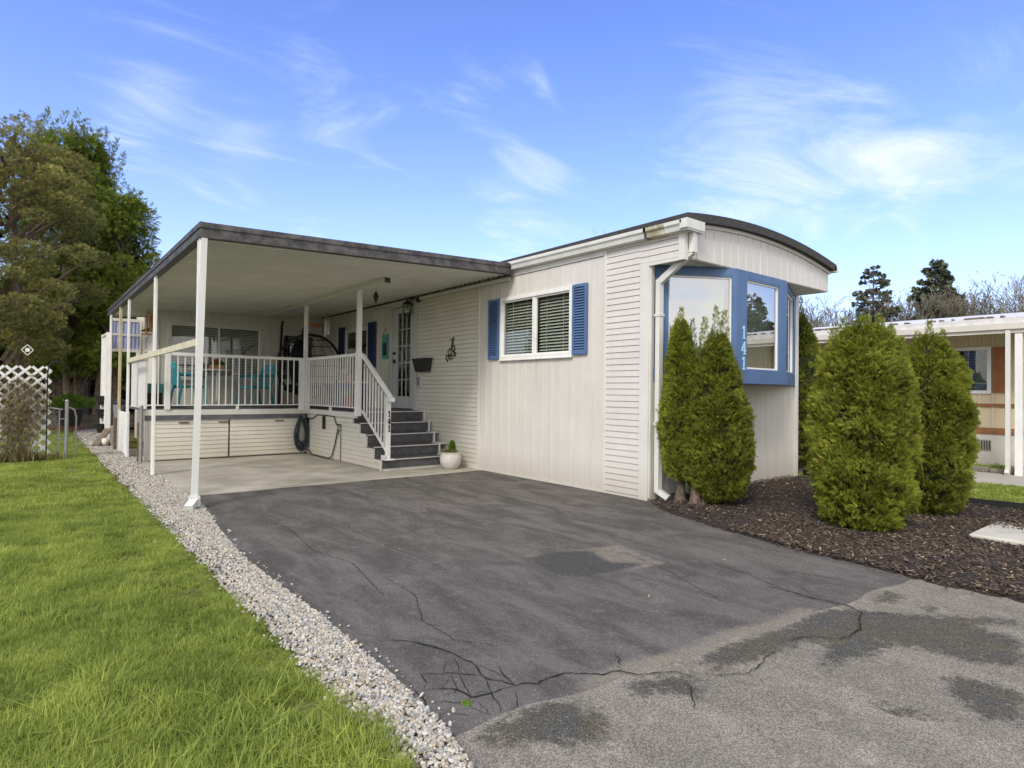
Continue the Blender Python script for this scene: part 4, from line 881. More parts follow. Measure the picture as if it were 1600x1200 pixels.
# open scroll posts along the outer edge
def scroll_post(y, x=1.45, zt=2.93, gap=.085, lab=None):
    p = obj('post', MB().bevbox(x-.018, y-.02-gap/2, 0, x+.018, y-gap/2+.018, zt).bevbox(x-.018, y+gap/2-.018, 0, x+.018, y+gap/2+.02, zt), rail_white, cp, label=lab)
    for i in range(5):
        z = .5+i*.52; pts = [(x, y+(gap/2-.03)*math.sin(t*2*PI), z+(t-.5)*.34) for t in [j/12 for j in range(13)]]
        obj('scroll', MB().tube(pts, .006, 5), rail_white, p)
    obj('foot', MB().box(x-.045, y-.09, 0.0, x+.045, y+.09, .012), galv, p)
scroll_post(7.27, lab='front corner post with the downspout strapped on it'); scroll_post(10.17); scroll_post(13.1); scroll_post(16.15)
rp = obj('post', MB().bevbox(1.43, 14.40, .0, 1.48, 14.46, 2.92), wood_new, cp, label='bare lumber post')
obj('post', MB().bevbox(4.315, 12.02, .90, 4.385, 12.09, 2.95), rail_white, cp); obj('post', MB().bevbox(4.315, 9.52, .90, 4.385, 9.60, 2.955), rail_white, cp)
obj('handrail', MB().bar((1.435, 7.33, 1.775), (1.435, 13.05, 1.76), .035, .075), wood_rail, cp, label='pale timber rail across the outer posts')
# corner downspout
cd = obj('downspout', MB().bar((1.47, 7.19, 2.90), (1.415, 7.17, .12), .058, .058, (0, 1, 0)), gutter_white, cp)
obj('elbow', MB().box(1.37, 7.10, .02, 1.46, 7.22, .13).bar((1.42, 7.14, .09), (1.33, 7.00, .03), .085, .06), gutter_white, cd)

# ============================================================ DECK WITH STEPS AND RAILINGS
deck = thing('deck', 'raised porch deck with beige skirting, white railings and carpeted steps', 'deck', (4.38, 12.0, 0))
DX0, DX1, DY0 = 1.58, 4.38, 12.0
obj('floor', MB().box(DX0, DY0-.01, .87, DX1, 14.88, .905).box(DX1, 9.83, .872, HX-.02, 14.88, .906), deckgrey, deck)
obj('fascia_board', MB().bevbox(DX0, DY0-.035, .80, DX1-.03, DY0-.011, .895), trim_white, deck)
obj('fascia_board', MB().bevbox(DX1-.035, 9.62, .80, DX1-.003, DY0-.04, .895), trim_white, deck)
obj('skirt_rail', MB().box(DX0, DY0-.03, .712, DX1-.01, DY0-.002, .798), deckgrey, deck)
for a, b in ((DX0+.06, 2.915), (2.945, DX1-.02)):
    hd = obj('hatch_door', MB().box(a, DY0+.012, .02, b, DY0+.03, .70), siding_warm, deck)
    clapboards(hd, 'x', DY0, a, b, .03, .70, siding_warm)
obj('corner_post', MB().box(DX0, DY0-.01, 0, DX0+.055, DY0+.04, .71), trim_white, deck)
obj('hatch_gap', MB().box(2.917, DY0+.03, .02, 2.943, DY0+.05, .70), black_metal, deck)
for x in (2.1, 2.75, 3.75): obj('hatch_pull', MB().box(x, DY0-.025, .655, x+.16, DY0-.012, .675), rust, deck)
# side skirting, stepping down with the stairs
steps = [(8.75, .18), (9.02, .36), (9.29, .54), (9.56, .72), (9.83, .90)]
def sl_(z):
    y = 8.72
    for yy, zz in steps:
        if z+.04 > zz-.02: y = yy+.28-.005
    return (min(y, 9.84), DY0)
sk = obj('side_skirt', MB().box(DX1+.012, 8.76, 0, DX1+.03, DY0, .16).box(DX1+.012, 9.03, .161, DX1+.03, DY0, .34).box(DX1+.012, 9.30, .341, DX1+.03, DY0, .52).box(DX1+.012, 9.57, .521, DX1+.03, DY0, .70).box(DX1+.012, 9.84, .701, DX1+.03, DY0, .86), siding_warm, deck)
clapboards(sk, 'y', DX1, 8.72, DY0, .02, .79, siding_warm, limit=sl_)
tm = MB().box(DX1-.022, 8.735, 0, DX1+.012, 8.765, .15)
for i, (y, z) in enumerate(steps):
    tm.box(DX1-.02, y-.02, z-.055, DX1+.01, y+.255, z-.025)
    if i: tm.box(DX1-.018, y-.02, z-.20, DX1+.01, y+.008, z-.056)
obj('step_trim', tm, trim_white, sk)
for i, (y, z) in enumerate(steps):
    xr = HX-.27+.055*i
    s_ = obj('step', MB().box(DX1+.02, y+.012, max(0, z-.19), xr, y+.30, z-.03).box(DX1+.031, y-.0, z-.15 if i else .03, xr, y+.011, z-.028), carpet, deck)
    obj('tread', MB().bevbox(DX1+.0, y-.018, z-.027, xr+.01, y+(.27 if i < 4 else .05), z, .008), carpet, s_)
    obj('nosing', MB().box(DX1+.0, y-.024, z-.012, xr+.01, y-.019, z-.001).box(DX1+.0, y-.022, z-.0005, xr+.01, y+.014, z+.002), trim_white, s_)
    obj('end_trim', MB().box(xr+.012, y-.02, z-.19, xr+.045, y+.03, z+.02).box(xr+.046, y+.0, z-.01, HX-.03, y+.28, z+.01), trim_white, s_)
obj('step_base', MB().box(DX1+.02, 8.70, .0, 5.62, 8.755, .035), trim_white, deck)
# railings
bal_h = .86
bm_ = MB().box(-.009, -.009, 0, .009, .009, bal_h).mesh('baluster', rail_white)
fr = obj('railing', MB().bevbox(DX0+.03, DY0-.05, 1.845, 4.30, DY0+.0, 1.90, .008).box(DX0+.03, DY0-.042, .965, 4.30, DY0-.008, .985), rail_white, deck, label='front railing')
x = 1.93+.03
obj('rail_post', MB().bevbox(1.87, DY0-.06, .90, 1.955, DY0+.02, 1.93), rail_white, fr)
obj('rail_post', MB().bevbox(4.20, DY0-.065, .88, 4.30, DY0+.015, 1.90), rail_white, fr); obj('rail_post', MB().bevbox(4.305, DY0-.10, .88, 4.40, DY0-.01, 1.90), rail_white, fr)
for xx in [1.68, 1.77] + [1.955+.1125*i for i in range(1, 20)]: inst('baluster', bm_, fr, (xx, DY0-.025, .985))
for xx in (3.06,): obj('rail_foot', MB().box(xx-.022, DY0-.045, .895, xx+.022, DY0-.008, .964), rail_white, fr)
sr = obj('railing', MB().bevbox(DX1-.055, 9.62, 1.845, DX1-.005, DY0-.11, 1.90, .008).box(DX1-.047, 9.62, .965, DX1-.013, DY0-.11, .985), rail_white, deck, label='side railing')
for i in range(21): inst('baluster', bm_, sr, (DX1-.03, 9.69+i*.106, .985))
obj('rail_foot', MB().box(DX1-.048, 10.72, .895, DX1-.012, 10.77, .964), rail_white, sr)
obj('rail_post', MB().bevbox(DX1-.075, 9.50, .84, DX1+.005, 9.615, 1.92), rail_white, sr)
st_r = obj('railing', MB().bar((DX1+.02, 9.52, 1.87), (DX1+.06, 8.56, 1.16), .052, .055).bar((DX1+.02, 9.50, .93), (DX1+.06, 8.66, .30), .034, .03).bevbox(DX1+.02, 8.50, 1.10, DX1+.10, 8.60, 1.165), rail_white, deck, label='sloping stair railing')
obj('rail_post', MB().bevbox(DX1+.03, 8.62, .185, DX1+.095, 8.685, 1.17).box(DX1-.005, 8.58, .183, DX1+.16, 8.73, .20), rail_white, st_r)
obj('rail_plate', MB().box(DX1-.01, 8.60, .186, DX1+.0, 8.74, .26), trim_white, st_r)
bs = MB().box(-.009, -.009, 0, .009, .009, .80).mesh('baluster', rail_white)
for i in range(8):
    t = (i+.5)/8.3; yy = 9.50-t*.82; inst('baluster', bs, st_r, (DX1+.022+.035*t, yy, .93-t*.62+.03))
for ch, z in (('1', .86), ('4', .745), ('1', .63)):
    figure(ch, DX1+.064, z, .10, 8.616, black_metal, st_r, name='number_figure')

# white privacy panel at the left edge of the deck
pp = thing('privacy_panel', 'white ribbed vinyl panel closing the left side of the deck', 'panel', (1.6, 13.2, .9))
vb = MB().box(-.012, -.058, 0, .012, .058, .86).box(-.016, -.062, 0, -.012, -.05, .86).mesh('panel_board', rail_white)
for i in range(15): inst('panel_board', vb, pp, (1.625, 12.25+i*.125, .90))
obj('rail', MB().box(1.59, 12.15, 1.765, 1.66, 14.2, 1.80), rail_white, pp)

# ============================================================ THINGS ON AND UNDER THE DECK
def plastic_chair(label, loc, rz_):
    t = thing('patio_chair', label, 'chair', loc, 'teal plastic patio chairs on the deck'); c0 = Vector(loc)
    def P(mb):
        c, s = math.cos(rz_), math.sin(rz_); mb.v = [(c0.x+x*c-y*s, c0.y+x*s+y*c, c0.z+z) for x, y, z in mb.v]; return mb
    m = MB(); n = 8
    vs = [( -.23+.46*i/n*(1-.0), -.22+.44*j/n, .42-.02*math.sin(PI*i/n)*math.sin(PI*j/n)+.015*(i/n)) for i in range(n+1) for j in range(n+1)]
    vs2 = [(x, y, z-.025) for x, y, z in vs]; K = len(vs); f = [(i*(n+1)+j, i*(n+1)+j+1, (i+1)*(n+1)+j+1, (i+1)*(n+1)+j) for i in range(n) for j in range(n)]
    m.add(vs+vs2, f+[tuple(reversed([q+K for q in g])) for g in f]); m.box(-.235, -.225, .37, .235, -.215, .42).box(-.235, .215, .37, .235, .225, .42).box(.225, -.22, .38, .24, .22, .435)
    obj('seat', P(m), teal, t, smooth=True)
    b = MB(); pts = [(-.22-.10*(z-.42)/.4, y, z) for y, z in ((-.24, .42), (-.27, .70), (-.22, .84), (-.1, .885), (.1, .885), (.22, .84), (.27, .70), (.24, .42))]
    for p, q in zip(pts[:-1], pts[1:]): b.bar(p, q, .02, .055, (0, 0, 1) if abs(p[2]-q[2]) < .03 else (0, 1, 0))
    b.add([(-.30, -.24, .76), (-.30, .24, .76), (-.325, .10, .88), (-.325, -.10, .88), (-.315, -.24, .76), (-.315, .24, .76), (-.34, .10, .88), (-.34, -.10, .88)], [(0,1,2,3),(7,6,5,4),(0,4,5,1),(1,5,6,2),(2,6,7,3),(3,7,4,0)])
    for y in (-.16, -.08, 0, .08, .16): b.bar((-.22, y, .42), (-.31, y*1.05, .80), .045, .012, (1, 0, 0))
    obj('backrest', P(b), teal, t)
    for s in (-1, 1):
        obj('armrest', P(MB().tube([(-.29, s*.27, .66), (-.1, s*.29, .655), (.15, s*.29, .64), (.22, s*.27, .60)], [.026, .03, .03, .022], 7)), teal, t, smooth=True)
        obj('leg', P(MB().bar((.21, s*.265, .62), (.25, s*.27, 0), .05, .03, (0, 1, 0))), teal, t)
        obj('leg', P(MB().bar((-.21, s*.23, .42), (-.29, s*.26, 0), .05, .035, (0, 1, 0))), teal, t)
plastic_chair('teal plastic armchair at the left end of the deck, left of the white table', (2.62, 14.0, .905), .15)
plastic_chair('teal plastic armchair right of the white table, between it and the round hanging chair', (3.86, 13.75, .905), PI+.25)
tb = thing('patio_table', 'small round white pedestal table between the teal chairs', 'table', (3.22, 14.2, .905))
obj('tabletop', MB().lathe((3.22, 14.2, 1.655), [(.28, 0), (.30, .01), (.30, .03), (.29, .035)], 28), rail_white, tb)
obj('pedestal', MB().lathe((3.22, 14.2, .93), [(.05, 0), (.035, .1), (.03, .6), (.05, .72)], 12), rail_white, tb, smooth=True)
for i in range(4): a = i*PI/2+.4; obj('foot', MB().bar((3.22, 14.2, .95), (3.22+.24*math.cos(a), 14.2+.24*math.sin(a), .92), .05, .03), rail_white, tb)
pk = thing('flower_basket', 'wooden basket of red flowers on the white pedestal table', 'flower basket', (3.2, 14.15, 1.69))
obj('basket', MB().bevbox(3.06, 14.06, 1.692, 3.34, 14.24, 1.78), bamboo, pk)
fl = MB(); rf = random.Random(5)
for i in range(9): fl.sphere((3.1+.11*rf.random(), 14.1+.1*rf.random(), 1.81+.09*rf.random()), .028, 7, 5)
obj('flowers', fl, red, pk)
lv = sprays('foliage', np.c_[RS.uniform(3.08, 3.33, 60), RS.uniform(14.08, 14.22, 60), np.full(60, 1.78)], np.c_[RS.normal(0, .5, (60, 2)), np.ones(60)], RS.normal(size=(60, 3)), RS.uniform(.06, .12, 60), green_leaf, T_TUFT, RS.uniform(0, .5, 60)); obj('foliage', lv, None, pk).location = -Vector((3.2, 14.15, 1.69))
sb = thing('storage_box', 'teal storage box behind the left end post of the railing', 'box', (2.0, 14.2, .905))
obj('body', MB().bevbox(1.80, 13.9, .91, 2.14, 14.6, 1.17), M('box_dark', (.07, .06, .05), .7, .2, 8), sb); obj('lid', MB().bevbox(1.78, 13.88, 1.171, 2.15, 14.62, 1.36), teal_light, sb)

# double hanging chair: wire ball on a curved stand
eg = thing('hanging_chair', 'large round black wire hanging chair with dark cushion on the deck', 'hanging chair', (4.93, 13.75, .905))
ec = Vector((4.93, 13.75, 1.80)); er = .72
sh = MB()
def ring(z, r, thick):
    sh.tube([ec+Vector((r*math.cos(a), r*.62*math.sin(a), z)) for a in [2*PI*i/36 for i in range(37)]], thick, 5, caps=False)
rim = [ec+Vector((er*math.cos(a), -.40+.06*math.cos(2*a), er*.96*math.sin(a))) for a in [2*PI*i/48 for i in range(49)]]
obj('rim', MB().tube(rim, .027, 6, caps=False), black_metal, eg, smooth=True)
for zz in (-.62, -.45, -.22, .02, .26, .46, .60): r = math.sqrt(max(.01, er**2*.92-zz**2)); sh.tube([ec+Vector((r*math.cos(a), -.36+.62*r*math.sin(a), zz)) for a in [PI*i/20 for i in range(21)]], .010, 5)
for k in range(7):
    b = -1.2+2.4*k/6; sh.tube([ec+Vector((er*.95*math.sin(b)*math.cos(t), -.36+er*.62*math.cos(b)*math.cos(t), er*.95*math.sin(t))) for t in [-1.5+3.0*i/14 for i in range(15)]], .006, 4)
obj('wire_shell', sh, black_metal, eg)
cu = MB().sphere(ec+Vector((0, -.18, -.50)), 1, 18, 10, (.52, .30, .13)); obj('seat_cushion', cu, black_fabric, eg, smooth=True)
obj('back_cushion', MB().sphere(ec+Vector((-.12, .02, .02)), 1, 14, 10, (.20, .10, .60)), black_fabric, eg, smooth=True)
obj('seat_pad', MB().sphere(ec+Vector((-.02, -.32, -.42)), 1, 14, 8, (.30, .14, .05)), grey_fabric, eg, smooth=True)
obj('stand_pole', MB().tube([(5.08, 14.45, .91), (5.10, 14.5, 1.8), (5.10, 14.45, 2.45), (5.08, 14.25, 2.72), (5.06, 14.0, 2.76)], .024, 8), black_metal, eg, smooth=True)
obj('stand_pole', MB().tube([(4.62, 14.5, .91), (4.64, 14.52, 1.9), (4.62, 14.4, 2.5), (4.55, 14.15, 2.74), (4.50, 13.95, 2.80)], .030, 8), black_metal, eg, smooth=True)
obj('base_ring', MB().tube([(4.9+.5*math.cos(a), 14.1+.42*math.sin(a), .925) for a in [2*PI*i/24 for i in range(25)]], .02, 6, caps=False), black_metal, eg)
obj('hanger', MB().tube([ec+Vector((0, -.35, .68)), (5.0, 14.0, 2.75)], .008, 5), black_metal, eg)
oc = obj('hanging_bird', MB().sphere((5.12, 13.6, 2.74), 1, 12, 8, (.10, .045, .045)).add([(5.20, 13.58, 2.74), (5.30, 13.58, 2.78), (5.30, 13.62, 2.72), (5.2, 13.62, 2.72)], [(0, 1, 2, 3)]).sphere((5.03, 13.6, 2.77), .035, 8, 6), orange, smooth=True)
tag(oc, 'orange bird ornament hanging above the right side of the black wire chair', 'ornament')
# cover with coloured tubs below the far window
cb = thing('storage_cabinet', 'dark blue cabinet against the home wall behind the side railing', 'cabinet', (5.5, 12.8, .905))
obj('body', MB().bevbox(5.28, 12.2, .91, 5.76, 13.5, 1.42), purple, cb); obj('drawer', MB().box(5.262, 12.25, .96, 5.279, 12.8, 1.36), blue_dark, cb); obj('drawer', MB().box(5.262, 12.84, .96, 5.279, 13.45, 1.36), black_fabric, cb)
tbn = thing('toy_tub', 'red and white tub on the blue cabinet seen between the balusters', 'tub', (5.5, 12.6, 1.42))
obj('body', MB().lathe((5.5, 12.6, 1.423), [(.10, 0), (.13, .16), (.135, .17)], 14), M('tub_pink', (.55, .30, .28), .5, .1, 5), tbn); obj('lid', MB().lathe((5.5, 12.6, 1.594), [(.14, 0), (.14, .02), (.05, .03)], 14), red, tbn)
pt = thing('plant_pot', 'red pot with small plant at the top of the stairs by the door', 'plant pot', (5.2, 11.8, .905))
obj('pot', MB().lathe((5.2, 11.8, .908), [(.08, 0), (.12, .2), (.125, .21)], 14), red, pt); obj('soil', MB().lathe((5.2, 11.8, 1.10), [(.11, 0), (.10, .02)], 14), soil, pt)
lv = sprays('foliage', np.c_[RS.uniform(5.13, 5.27, 60), RS.uniform(11.73, 11.87, 60), np.full(60, 1.12)], np.c_[RS.normal(0, .5, (60, 2)), np.ones(60)], RS.normal(size=(60, 3)), RS.uniform(.08, .22, 60), green_leaf, T_TUFT, RS.uniform(0, .5, 60)); obj('foliage', lv, None, pt).location = -Vector((5.2, 11.8, .905))

# hanging things under the roof
def chime(name, label, c, zt, mat, n, L, r, top=None):
    t = thing(name, label, 'wind chime', (c[0], c[1], zt))
    obj('disc', MB().lathe((c[0], c[1], zt-.14), [(r*1.4, 0), (r*1.4, .015)], 12), top or mat, t); obj('cord', MB().tube([(c[0], c[1], zt-.13), (c[0], c[1], zt)], .003, 4), black_metal, t)
    for i in range(n):
        a = 2*PI*i/n; ll = L*(.7+.3*(i % 3)/2); x, y = c[0]+r*math.cos(a), c[1]+r*math.sin(a)
        obj('tube', MB().tube([(x, y, zt-.17), (x, y, zt-.17-ll)], r*.28, 6), mat, t)
    return t
chime('wind_chime', 'bamboo wind chime under the far left roof edge near the rear wall', (2.03, 15.0), 3.0, bamboo, 5, .42, .06)
chime('wind_chime', 'small silver tube wind chime hanging right of the round black chair', (5.25, 13.2), 3.02, silver, 5, .40, .05)
fi = thing('hanging_finial', 'dark twisted finial ornament hanging from the end of the porch beam', 'ornament', (4.52, 9.0, 2.95))
obj('finial', MB().lathe((4.52, 9.3, 2.72), [(.004, 0), (.022, .05), (.04, .10), (.048, .13), (.02, .18), (.006, .21)], 10), black_metal, fi, smooth=True); obj('cord', MB().tube([(4.52, 9.3, 2.92), (4.52, 9.3, 3.03)], .003, 4), black_metal, fi)
obn = thing('hanging_bird_feeder', 'small brown wooden bird feeder hanging below the bamboo chime', 'bird feeder', (2.0, 15.2, 2.5))
obj('tray', MB().bevbox(1.92, 15.1, 2.42, 2.10, 15.3, 2.44), bamboo, obn); obj('roof', MB().add([(1.9, 15.08, 2.50), (2.12, 15.08, 2.50), (2.12, 15.32, 2.50), (1.9, 15.32, 2.50), (2.01, 15.08, 2.58), (2.01, 15.32, 2.58)], [(0,1,4),(3,5,2),(0,4,5,3),(1,2,5,4),(0,3,2,1)]), wood_brown, obn); obj('cord', MB().tube([(2.01, 15.2, 2.58), (2.01, 15.2, 3.0)], .004, 4), black_metal, obn)

# hose, tap and pipe below the deck edge
ho = thing('hose_bundle', 'coiled dark garden hose hanging at the inner corner under the deck', 'garden hose', (4.25, 11.85, .75)); rh = random.Random(2)
for k in range(13):
    cx_, cy_ = 4.25+rh.uniform(-.04, .04), 11.84+.008*k; w_, h_ = rh.uniform(.05, .12), rh.uniform(.25, .35)
    pts = [(cx_+w_*1.1*math.sin(a)*(1.15-.35*math.cos(a)), cy_+.03*math.sin(a+k), .73-h_+h_*math.cos(a)+.012*math.sin(3*a+k)) for a in [2*PI*i/20 for i in range(21)]]
    obj('coil', MB().tube(pts, .013, 6, caps=False), hose_teal if k == 6 else hose_dark, ho, smooth=True)
obj('bracket', MB().bar((4.27, 11.95, .79), (4.25, 11.80, .73), .05, .02), hose_teal, ho)
obj('lead', MB().tube([(4.34, 11.8, .10), (4.33, 11.6, .02), (4.33, 11.0, .018), (4.33, 10.75, .02), (4.34, 10.62, .08), (4.345, 10.5, .3), (4.345, 10.42, .48), (4.345, 10.36, .56)], .012, 6), hose_dark, ho, smooth=True)
obj('lead', MB().tube([(4.345, 11.85, .70), (4.345, 11.6, .72), (4.345, 11.35, .80), (4.345, 10.9, .80), (4.345, 10.55, .79), (4.345, 10.5, .70), (4.345, 10.38, .62)], .010, 6), hose_dark, ho, smooth=True)
obj('connector', MB().tube([(4.345, 10.42, .47), (4.345, 10.36, .57)], .018, 8), hose_teal, ho)
tp = thing('garden_tap', 'garden tap with cross handle on the deck skirting', 'tap', (4.35, 10.3, .62))
obj('body', MB().tube([(4.375, 10.3, .62), (4.32, 10.3, .62), (4.31, 10.33, .58)], .016, 8), galv, tp); obj('handle', MB().bar((4.33, 10.24, .655), (4.33, 10.36, .655), .014, .012).bar((4.30, 10.3, .665), (4.36, 10.3, .665), .014, .012), black_metal, tp)
obj('pipe', MB().tube([(4.355, 10.28, .60), (4.355, 10.28, .0)], .008, 6), wood_old, tp)
br = thing('brush', 'small hand brush hanging under the deck edge beside the hose', 'brush', (4.34, 11.05, .75))
obj('handle', MB().bevbox(4.335, 11.10, .56, 4.362, 11.15, .78), wood_rail, br); obj('bristles', MB().box(4.32, 11.02, .54, 4.36, 11.06, .78), black_metal, br)

# white planter beside the steps
wp = thing('planter', 'round white ceramic planter with a small conifer beside the bottom step', 'planter', (5.45, 8.42, 0))
cx_, cy_ = 5.45, 8.40
obj('pot', MB().lathe((cx_, cy_, .003), [(.10, 0), (.135, .03), (.168, .10), (.178, .17), (.165, .235), (.155, .25), (.162, .255), (.162, .275), (.15, .275), (.145, .25)], 32), clay, wp, smooth=True)
obj('soil', MB().lathe((cx_, cy_, .235), [(.145, 0), (.14, .015)], 20), soil, wp)
n_ = 420; h_ = RS.uniform(0, 1, n_); a_ = RS.uniform(0, 6.28, n_); r_ = .055*np.sqrt(np.clip(1-h_, 0, 1))*RS.uniform(.3, 1, n_)
Pn = np.c_[cx_+.03+r_*np.cos(a_), cy_+r_*np.sin(a_), .25+h_*.18]
o = obj('conifer', sprays('conifer', Pn, np.c_[np.cos(a_)*.5, np.sin(a_)*.5, np.ones(n_)], RS.normal(size=(n_, 3)), RS.uniform(.03, .06, n_), green_leaf, T_TUFT, RS.uniform(0, .7, n_)), None, wp); o.location = -Vector(wp.location)
n_ = 140; a_ = RS.uniform(0, 6.28, n_); r_ = .12*np.sqrt(RS.rand(n_))
o = obj('low_leaves', sprays('low_leaves', np.c_[cx_-.04+r_*np.cos(a_), cy_+r_*np.sin(a_), .25+RS.rand(n_)*.05], np.c_[np.cos(a_), np.sin(a_), RS.uniform(.2, 1.2, n_)], RS.normal(size=(n_, 3)), RS.uniform(.03, .06, n_), vine, T_TUFT, RS.uniform(.2, .9, n_)), None, wp); o.location = -Vector(wp.location)

# ============================================================ BACK LEFT: YARD THINGS
def lattice(parent, axis, plane, a0, a1, z0, z1, mat, step=.10, w=.032, t=.006, name='lattice_strip'):
    """crossed laths clipped to the rectangle; each lath its own piece"""
    W, H = a1-a0, z1-z0
    for dirn, off in ((1, 0), (-1, t+.0015)):
        c = -H+step/2 if dirn == 1 else step/2
        lim = W if dirn == 1 else W+H
        while c < lim:
            if dirn == 1: s0 = max(0, -c); s1 = min(H, W-c); p0, p1 = (c+s0, s0), (c+s1, s1)
            else: s0 = max(0, c-W); s1 = min(H, c); p0, p1 = (c-s0, s0), (c-s1, s1)
            if s1-s0 > .04:
                mk = lambda p: (plane+off, a0+p[0], z0+p[1]) if axis == 'y' else (a0+p[0], plane+off, z0+p[1])
                n_ = (1, 0, 0) if axis == 'y' else (0, 1, 0)
                obj(name, MB().bar(mk(p0), mk(p1), w, t, n_), mat, parent)
            c += step*math.sqrt(2)
tl = thing('garden_trellis', 'white lattice trellis with dry vine on the lawn at the left edge', 'trellis', (0, 13.25, 0))
lattice(tl, 'x', 13.25, -1.25, .33, .05, 1.62, rail_white, step=.125, w=.042)
arch_m = MB()
for x0 in (-.98, .28):
    arch_m.tube([(x0, 13.2, 0), (x0, 13.2, 1.5), (x0+.02, 13.2, 1.66), (x0+.12, 13.2, 1.73), (x0+.24, 13.2, 1.66), (x0+.33, 13.2, 1.52), (x0+.40, 13.2, 1.53)] if x0 > 0 else [(x0, 13.2, 0), (x0, 13.2, 1.5), (x0+.06, 13.2, 1.68), (x0+.3, 13.2, 1.72), (x0+.5, 13.2, 1.6)], .010, 6)
ark = thing('shepherd_hook', 'dark metal plant hooks standing in front of the white lattice trellis', 'garden hooks', (0.2, 13.2, 0)); obj('hook', arch_m, black_metal, ark)
obj('bar', MB().tube([(-1.0, 13.2, .86), (.28, 13.2, .86)], .008, 5), black_metal, ark)
n_ = 1500; P = np.c_[RS.normal(-.12, .17, n_), 13.2+RS.uniform(-.10, .04, n_), np.abs(RS.normal(.7, .42, n_)) % 1.45+.03]; P[:, 0] += (P[:, 2]-.8)*.10
vn = thing('dry_vine', 'dry brown clematis vine climbing the white lattice trellis', 'vine', (-.1, 13.2, 0))
o = obj('leaves', sprays('leaves', P, RS.normal(size=(n_, 3)), RS.normal(size=(n_, 3)), RS.uniform(.025, .06, n_), vine, T_TUFT, RS.uniform(0, .8, n_)), None, vn); o.location = -vn.location
vs_m = MB(); rv_ = random.Random(8)
for k in range(34):
    x = rv_.gauss(-.15, .08); z = .02; pts = [(x, 13.2, z)]
    for i in range(9): x += rv_.gauss(.01, .06); z += rv_.uniform(.08, .2); pts.append((x, 13.18+rv_.uniform(-.04, .04), z))
    vs_m.tube(pts, .004, 4)
obj('stems', vs_m, M('vine_stem', (.25, .19, .11), .9, .3, 30), vn)
n_ = 700; P = np.c_[RS.normal(-.15, .25, n_), 13.12+RS.normal(0, .07, n_), np.full(n_, 0.)]
o = obj('dry_grass', sprays('dry_grass', P, np.c_[RS.normal(0, .35, (n_, 2)), np.ones(n_)], RS.normal(size=(n_, 3)), RS.uniform(.08, .24, n_), vine, template([(0, 0, 1, 0, .02), (0, 0, .8, .2, .02)]), RS.uniform(0, .8, n_)), None, vn); o.location = -vn.location

cf = thing('chain_link_fence', 'galvanised chain link fence with gate post left of the gravel path', 'fence', (.56, 13.3, 0))
obj('post', MB().tube([(.56, 13.28, 0), (.56, 13.28, 1.0)], .028, 12).sphere((.56, 13.28, 1.02), .032, 10, 6), galv, cf, smooth=True)
obj('top_rail', MB().tube([(-3, 13.34, .90), (.34, 13.34, .90), (.50, 13.34, .87)], .016, 8), galv, cf, smooth=True)
obj('gate_frame', MB().tube([(.59, 13.30, .92), (.67, 13.30, .86), (.70, 13.32, .75), (.70, 13.34, .05)], .014, 8), galv, cf, smooth=True)
obj('tension_bar', MB().tube([(.46, 13.34, .05), (.46, 13.34, .88)], .010, 6).box(.44, 13.31, .70, .56, 13.34, .715).box(.44, 13.31, .36, .56, 13.34, .375), galv, cf)
wm = MB(); s = .075
for k in range(-14, 24):
    for d in (1, -1):
        x0 = .46-s*k if d == 1 else .46-s*k
        a = (x0, .04) ; b = (x0-.84*d, .88)
        # clip to -1.2 .. .46
        t0, t1 = 0., 1.; dx = b[0]-a[0]
        for lim, sg in ((-1.25, 1), (.46, -1)):
            fa, fb_ = (a[0]-lim)*sg, (b[0]-lim)*sg
            if fa < 0 and fb_ < 0: t0 = 2
            elif fa < 0: t0 = max(t0, fa/(fa-fb_))
            elif fb_ < 0: t1 = min(t1, fa/(fa-fb_))
        if t1-t0 > .05: wm.tube([(a[0]+dx*t0, 13.345+.003*d, .04+.84*t0), (a[0]+dx*t1, 13.345+.003*d, .04+.84*t1)], .0022, 3)
obj('wire_mesh', wm, galv, cf, kind='stuff')

orn2 = thing('hanging_prism', 'white diamond shaped ornament hanging in front of the dark trees above the trellis', 'ornament', (-.02, 13.4, 1.8))
obj('diamond', MB().bar((-.08, 13.3, 1.90), (0, 13.3, 1.99), .012, .012).bar((0, 13.3, 1.99), (.08, 13.3, 1.90), .012, .012).bar((.08, 13.3, 1.90), (0, 13.3, 1.81), .012, .012).bar((0, 13.3, 1.81), (-.08, 13.3, 1.90), .012, .012).box(-.03, 13.295, 1.87, .03, 13.305, 1.93), rail_white, orn2)
obj('cord', MB().tube([(0, 13.3, 1.99), (0, 13.32, 2.6)], .002, 3), black_metal, orn2)

# raised bed and large pot at the end of the lawn
rb = thing('raised_bed', 'low raised bed of weathered boards at the far end of the lawn', 'raised bed', (1.0, 22.4, 0))
for k in range(2):
    obj('board', MB().bevbox(-3.0, 22.3, .02+.21*k, 3.2, 22.36, .22+.21*k), wood_old, rb)
obj('board', MB().bevbox(-3.0, 22.26, -.02, 1.35, 22.299, .06), wood_brown, rb)
obj('soil', MB().box(-3.0, 22.361, 0, 3.2, 27, .36), soil, rb)
bp = thing('large_pot', 'large brown plant pot with yellow green shrub behind the gate post', 'plant pot', (.98, 21.6, 0))
obj('pot', MB().lathe((.98, 21.6, .16), [(.24, 0), (.36, .42), (.38, .44)], 20), brown_pot, bp); obj('stand', MB().box(.72, 21.4, 0, 1.24, 21.8, .159), wood_brown, bp)
n_ = 420; a_ = RS.uniform(0, 6.28, n_); rr = RS.uniform(0, .6, n_)
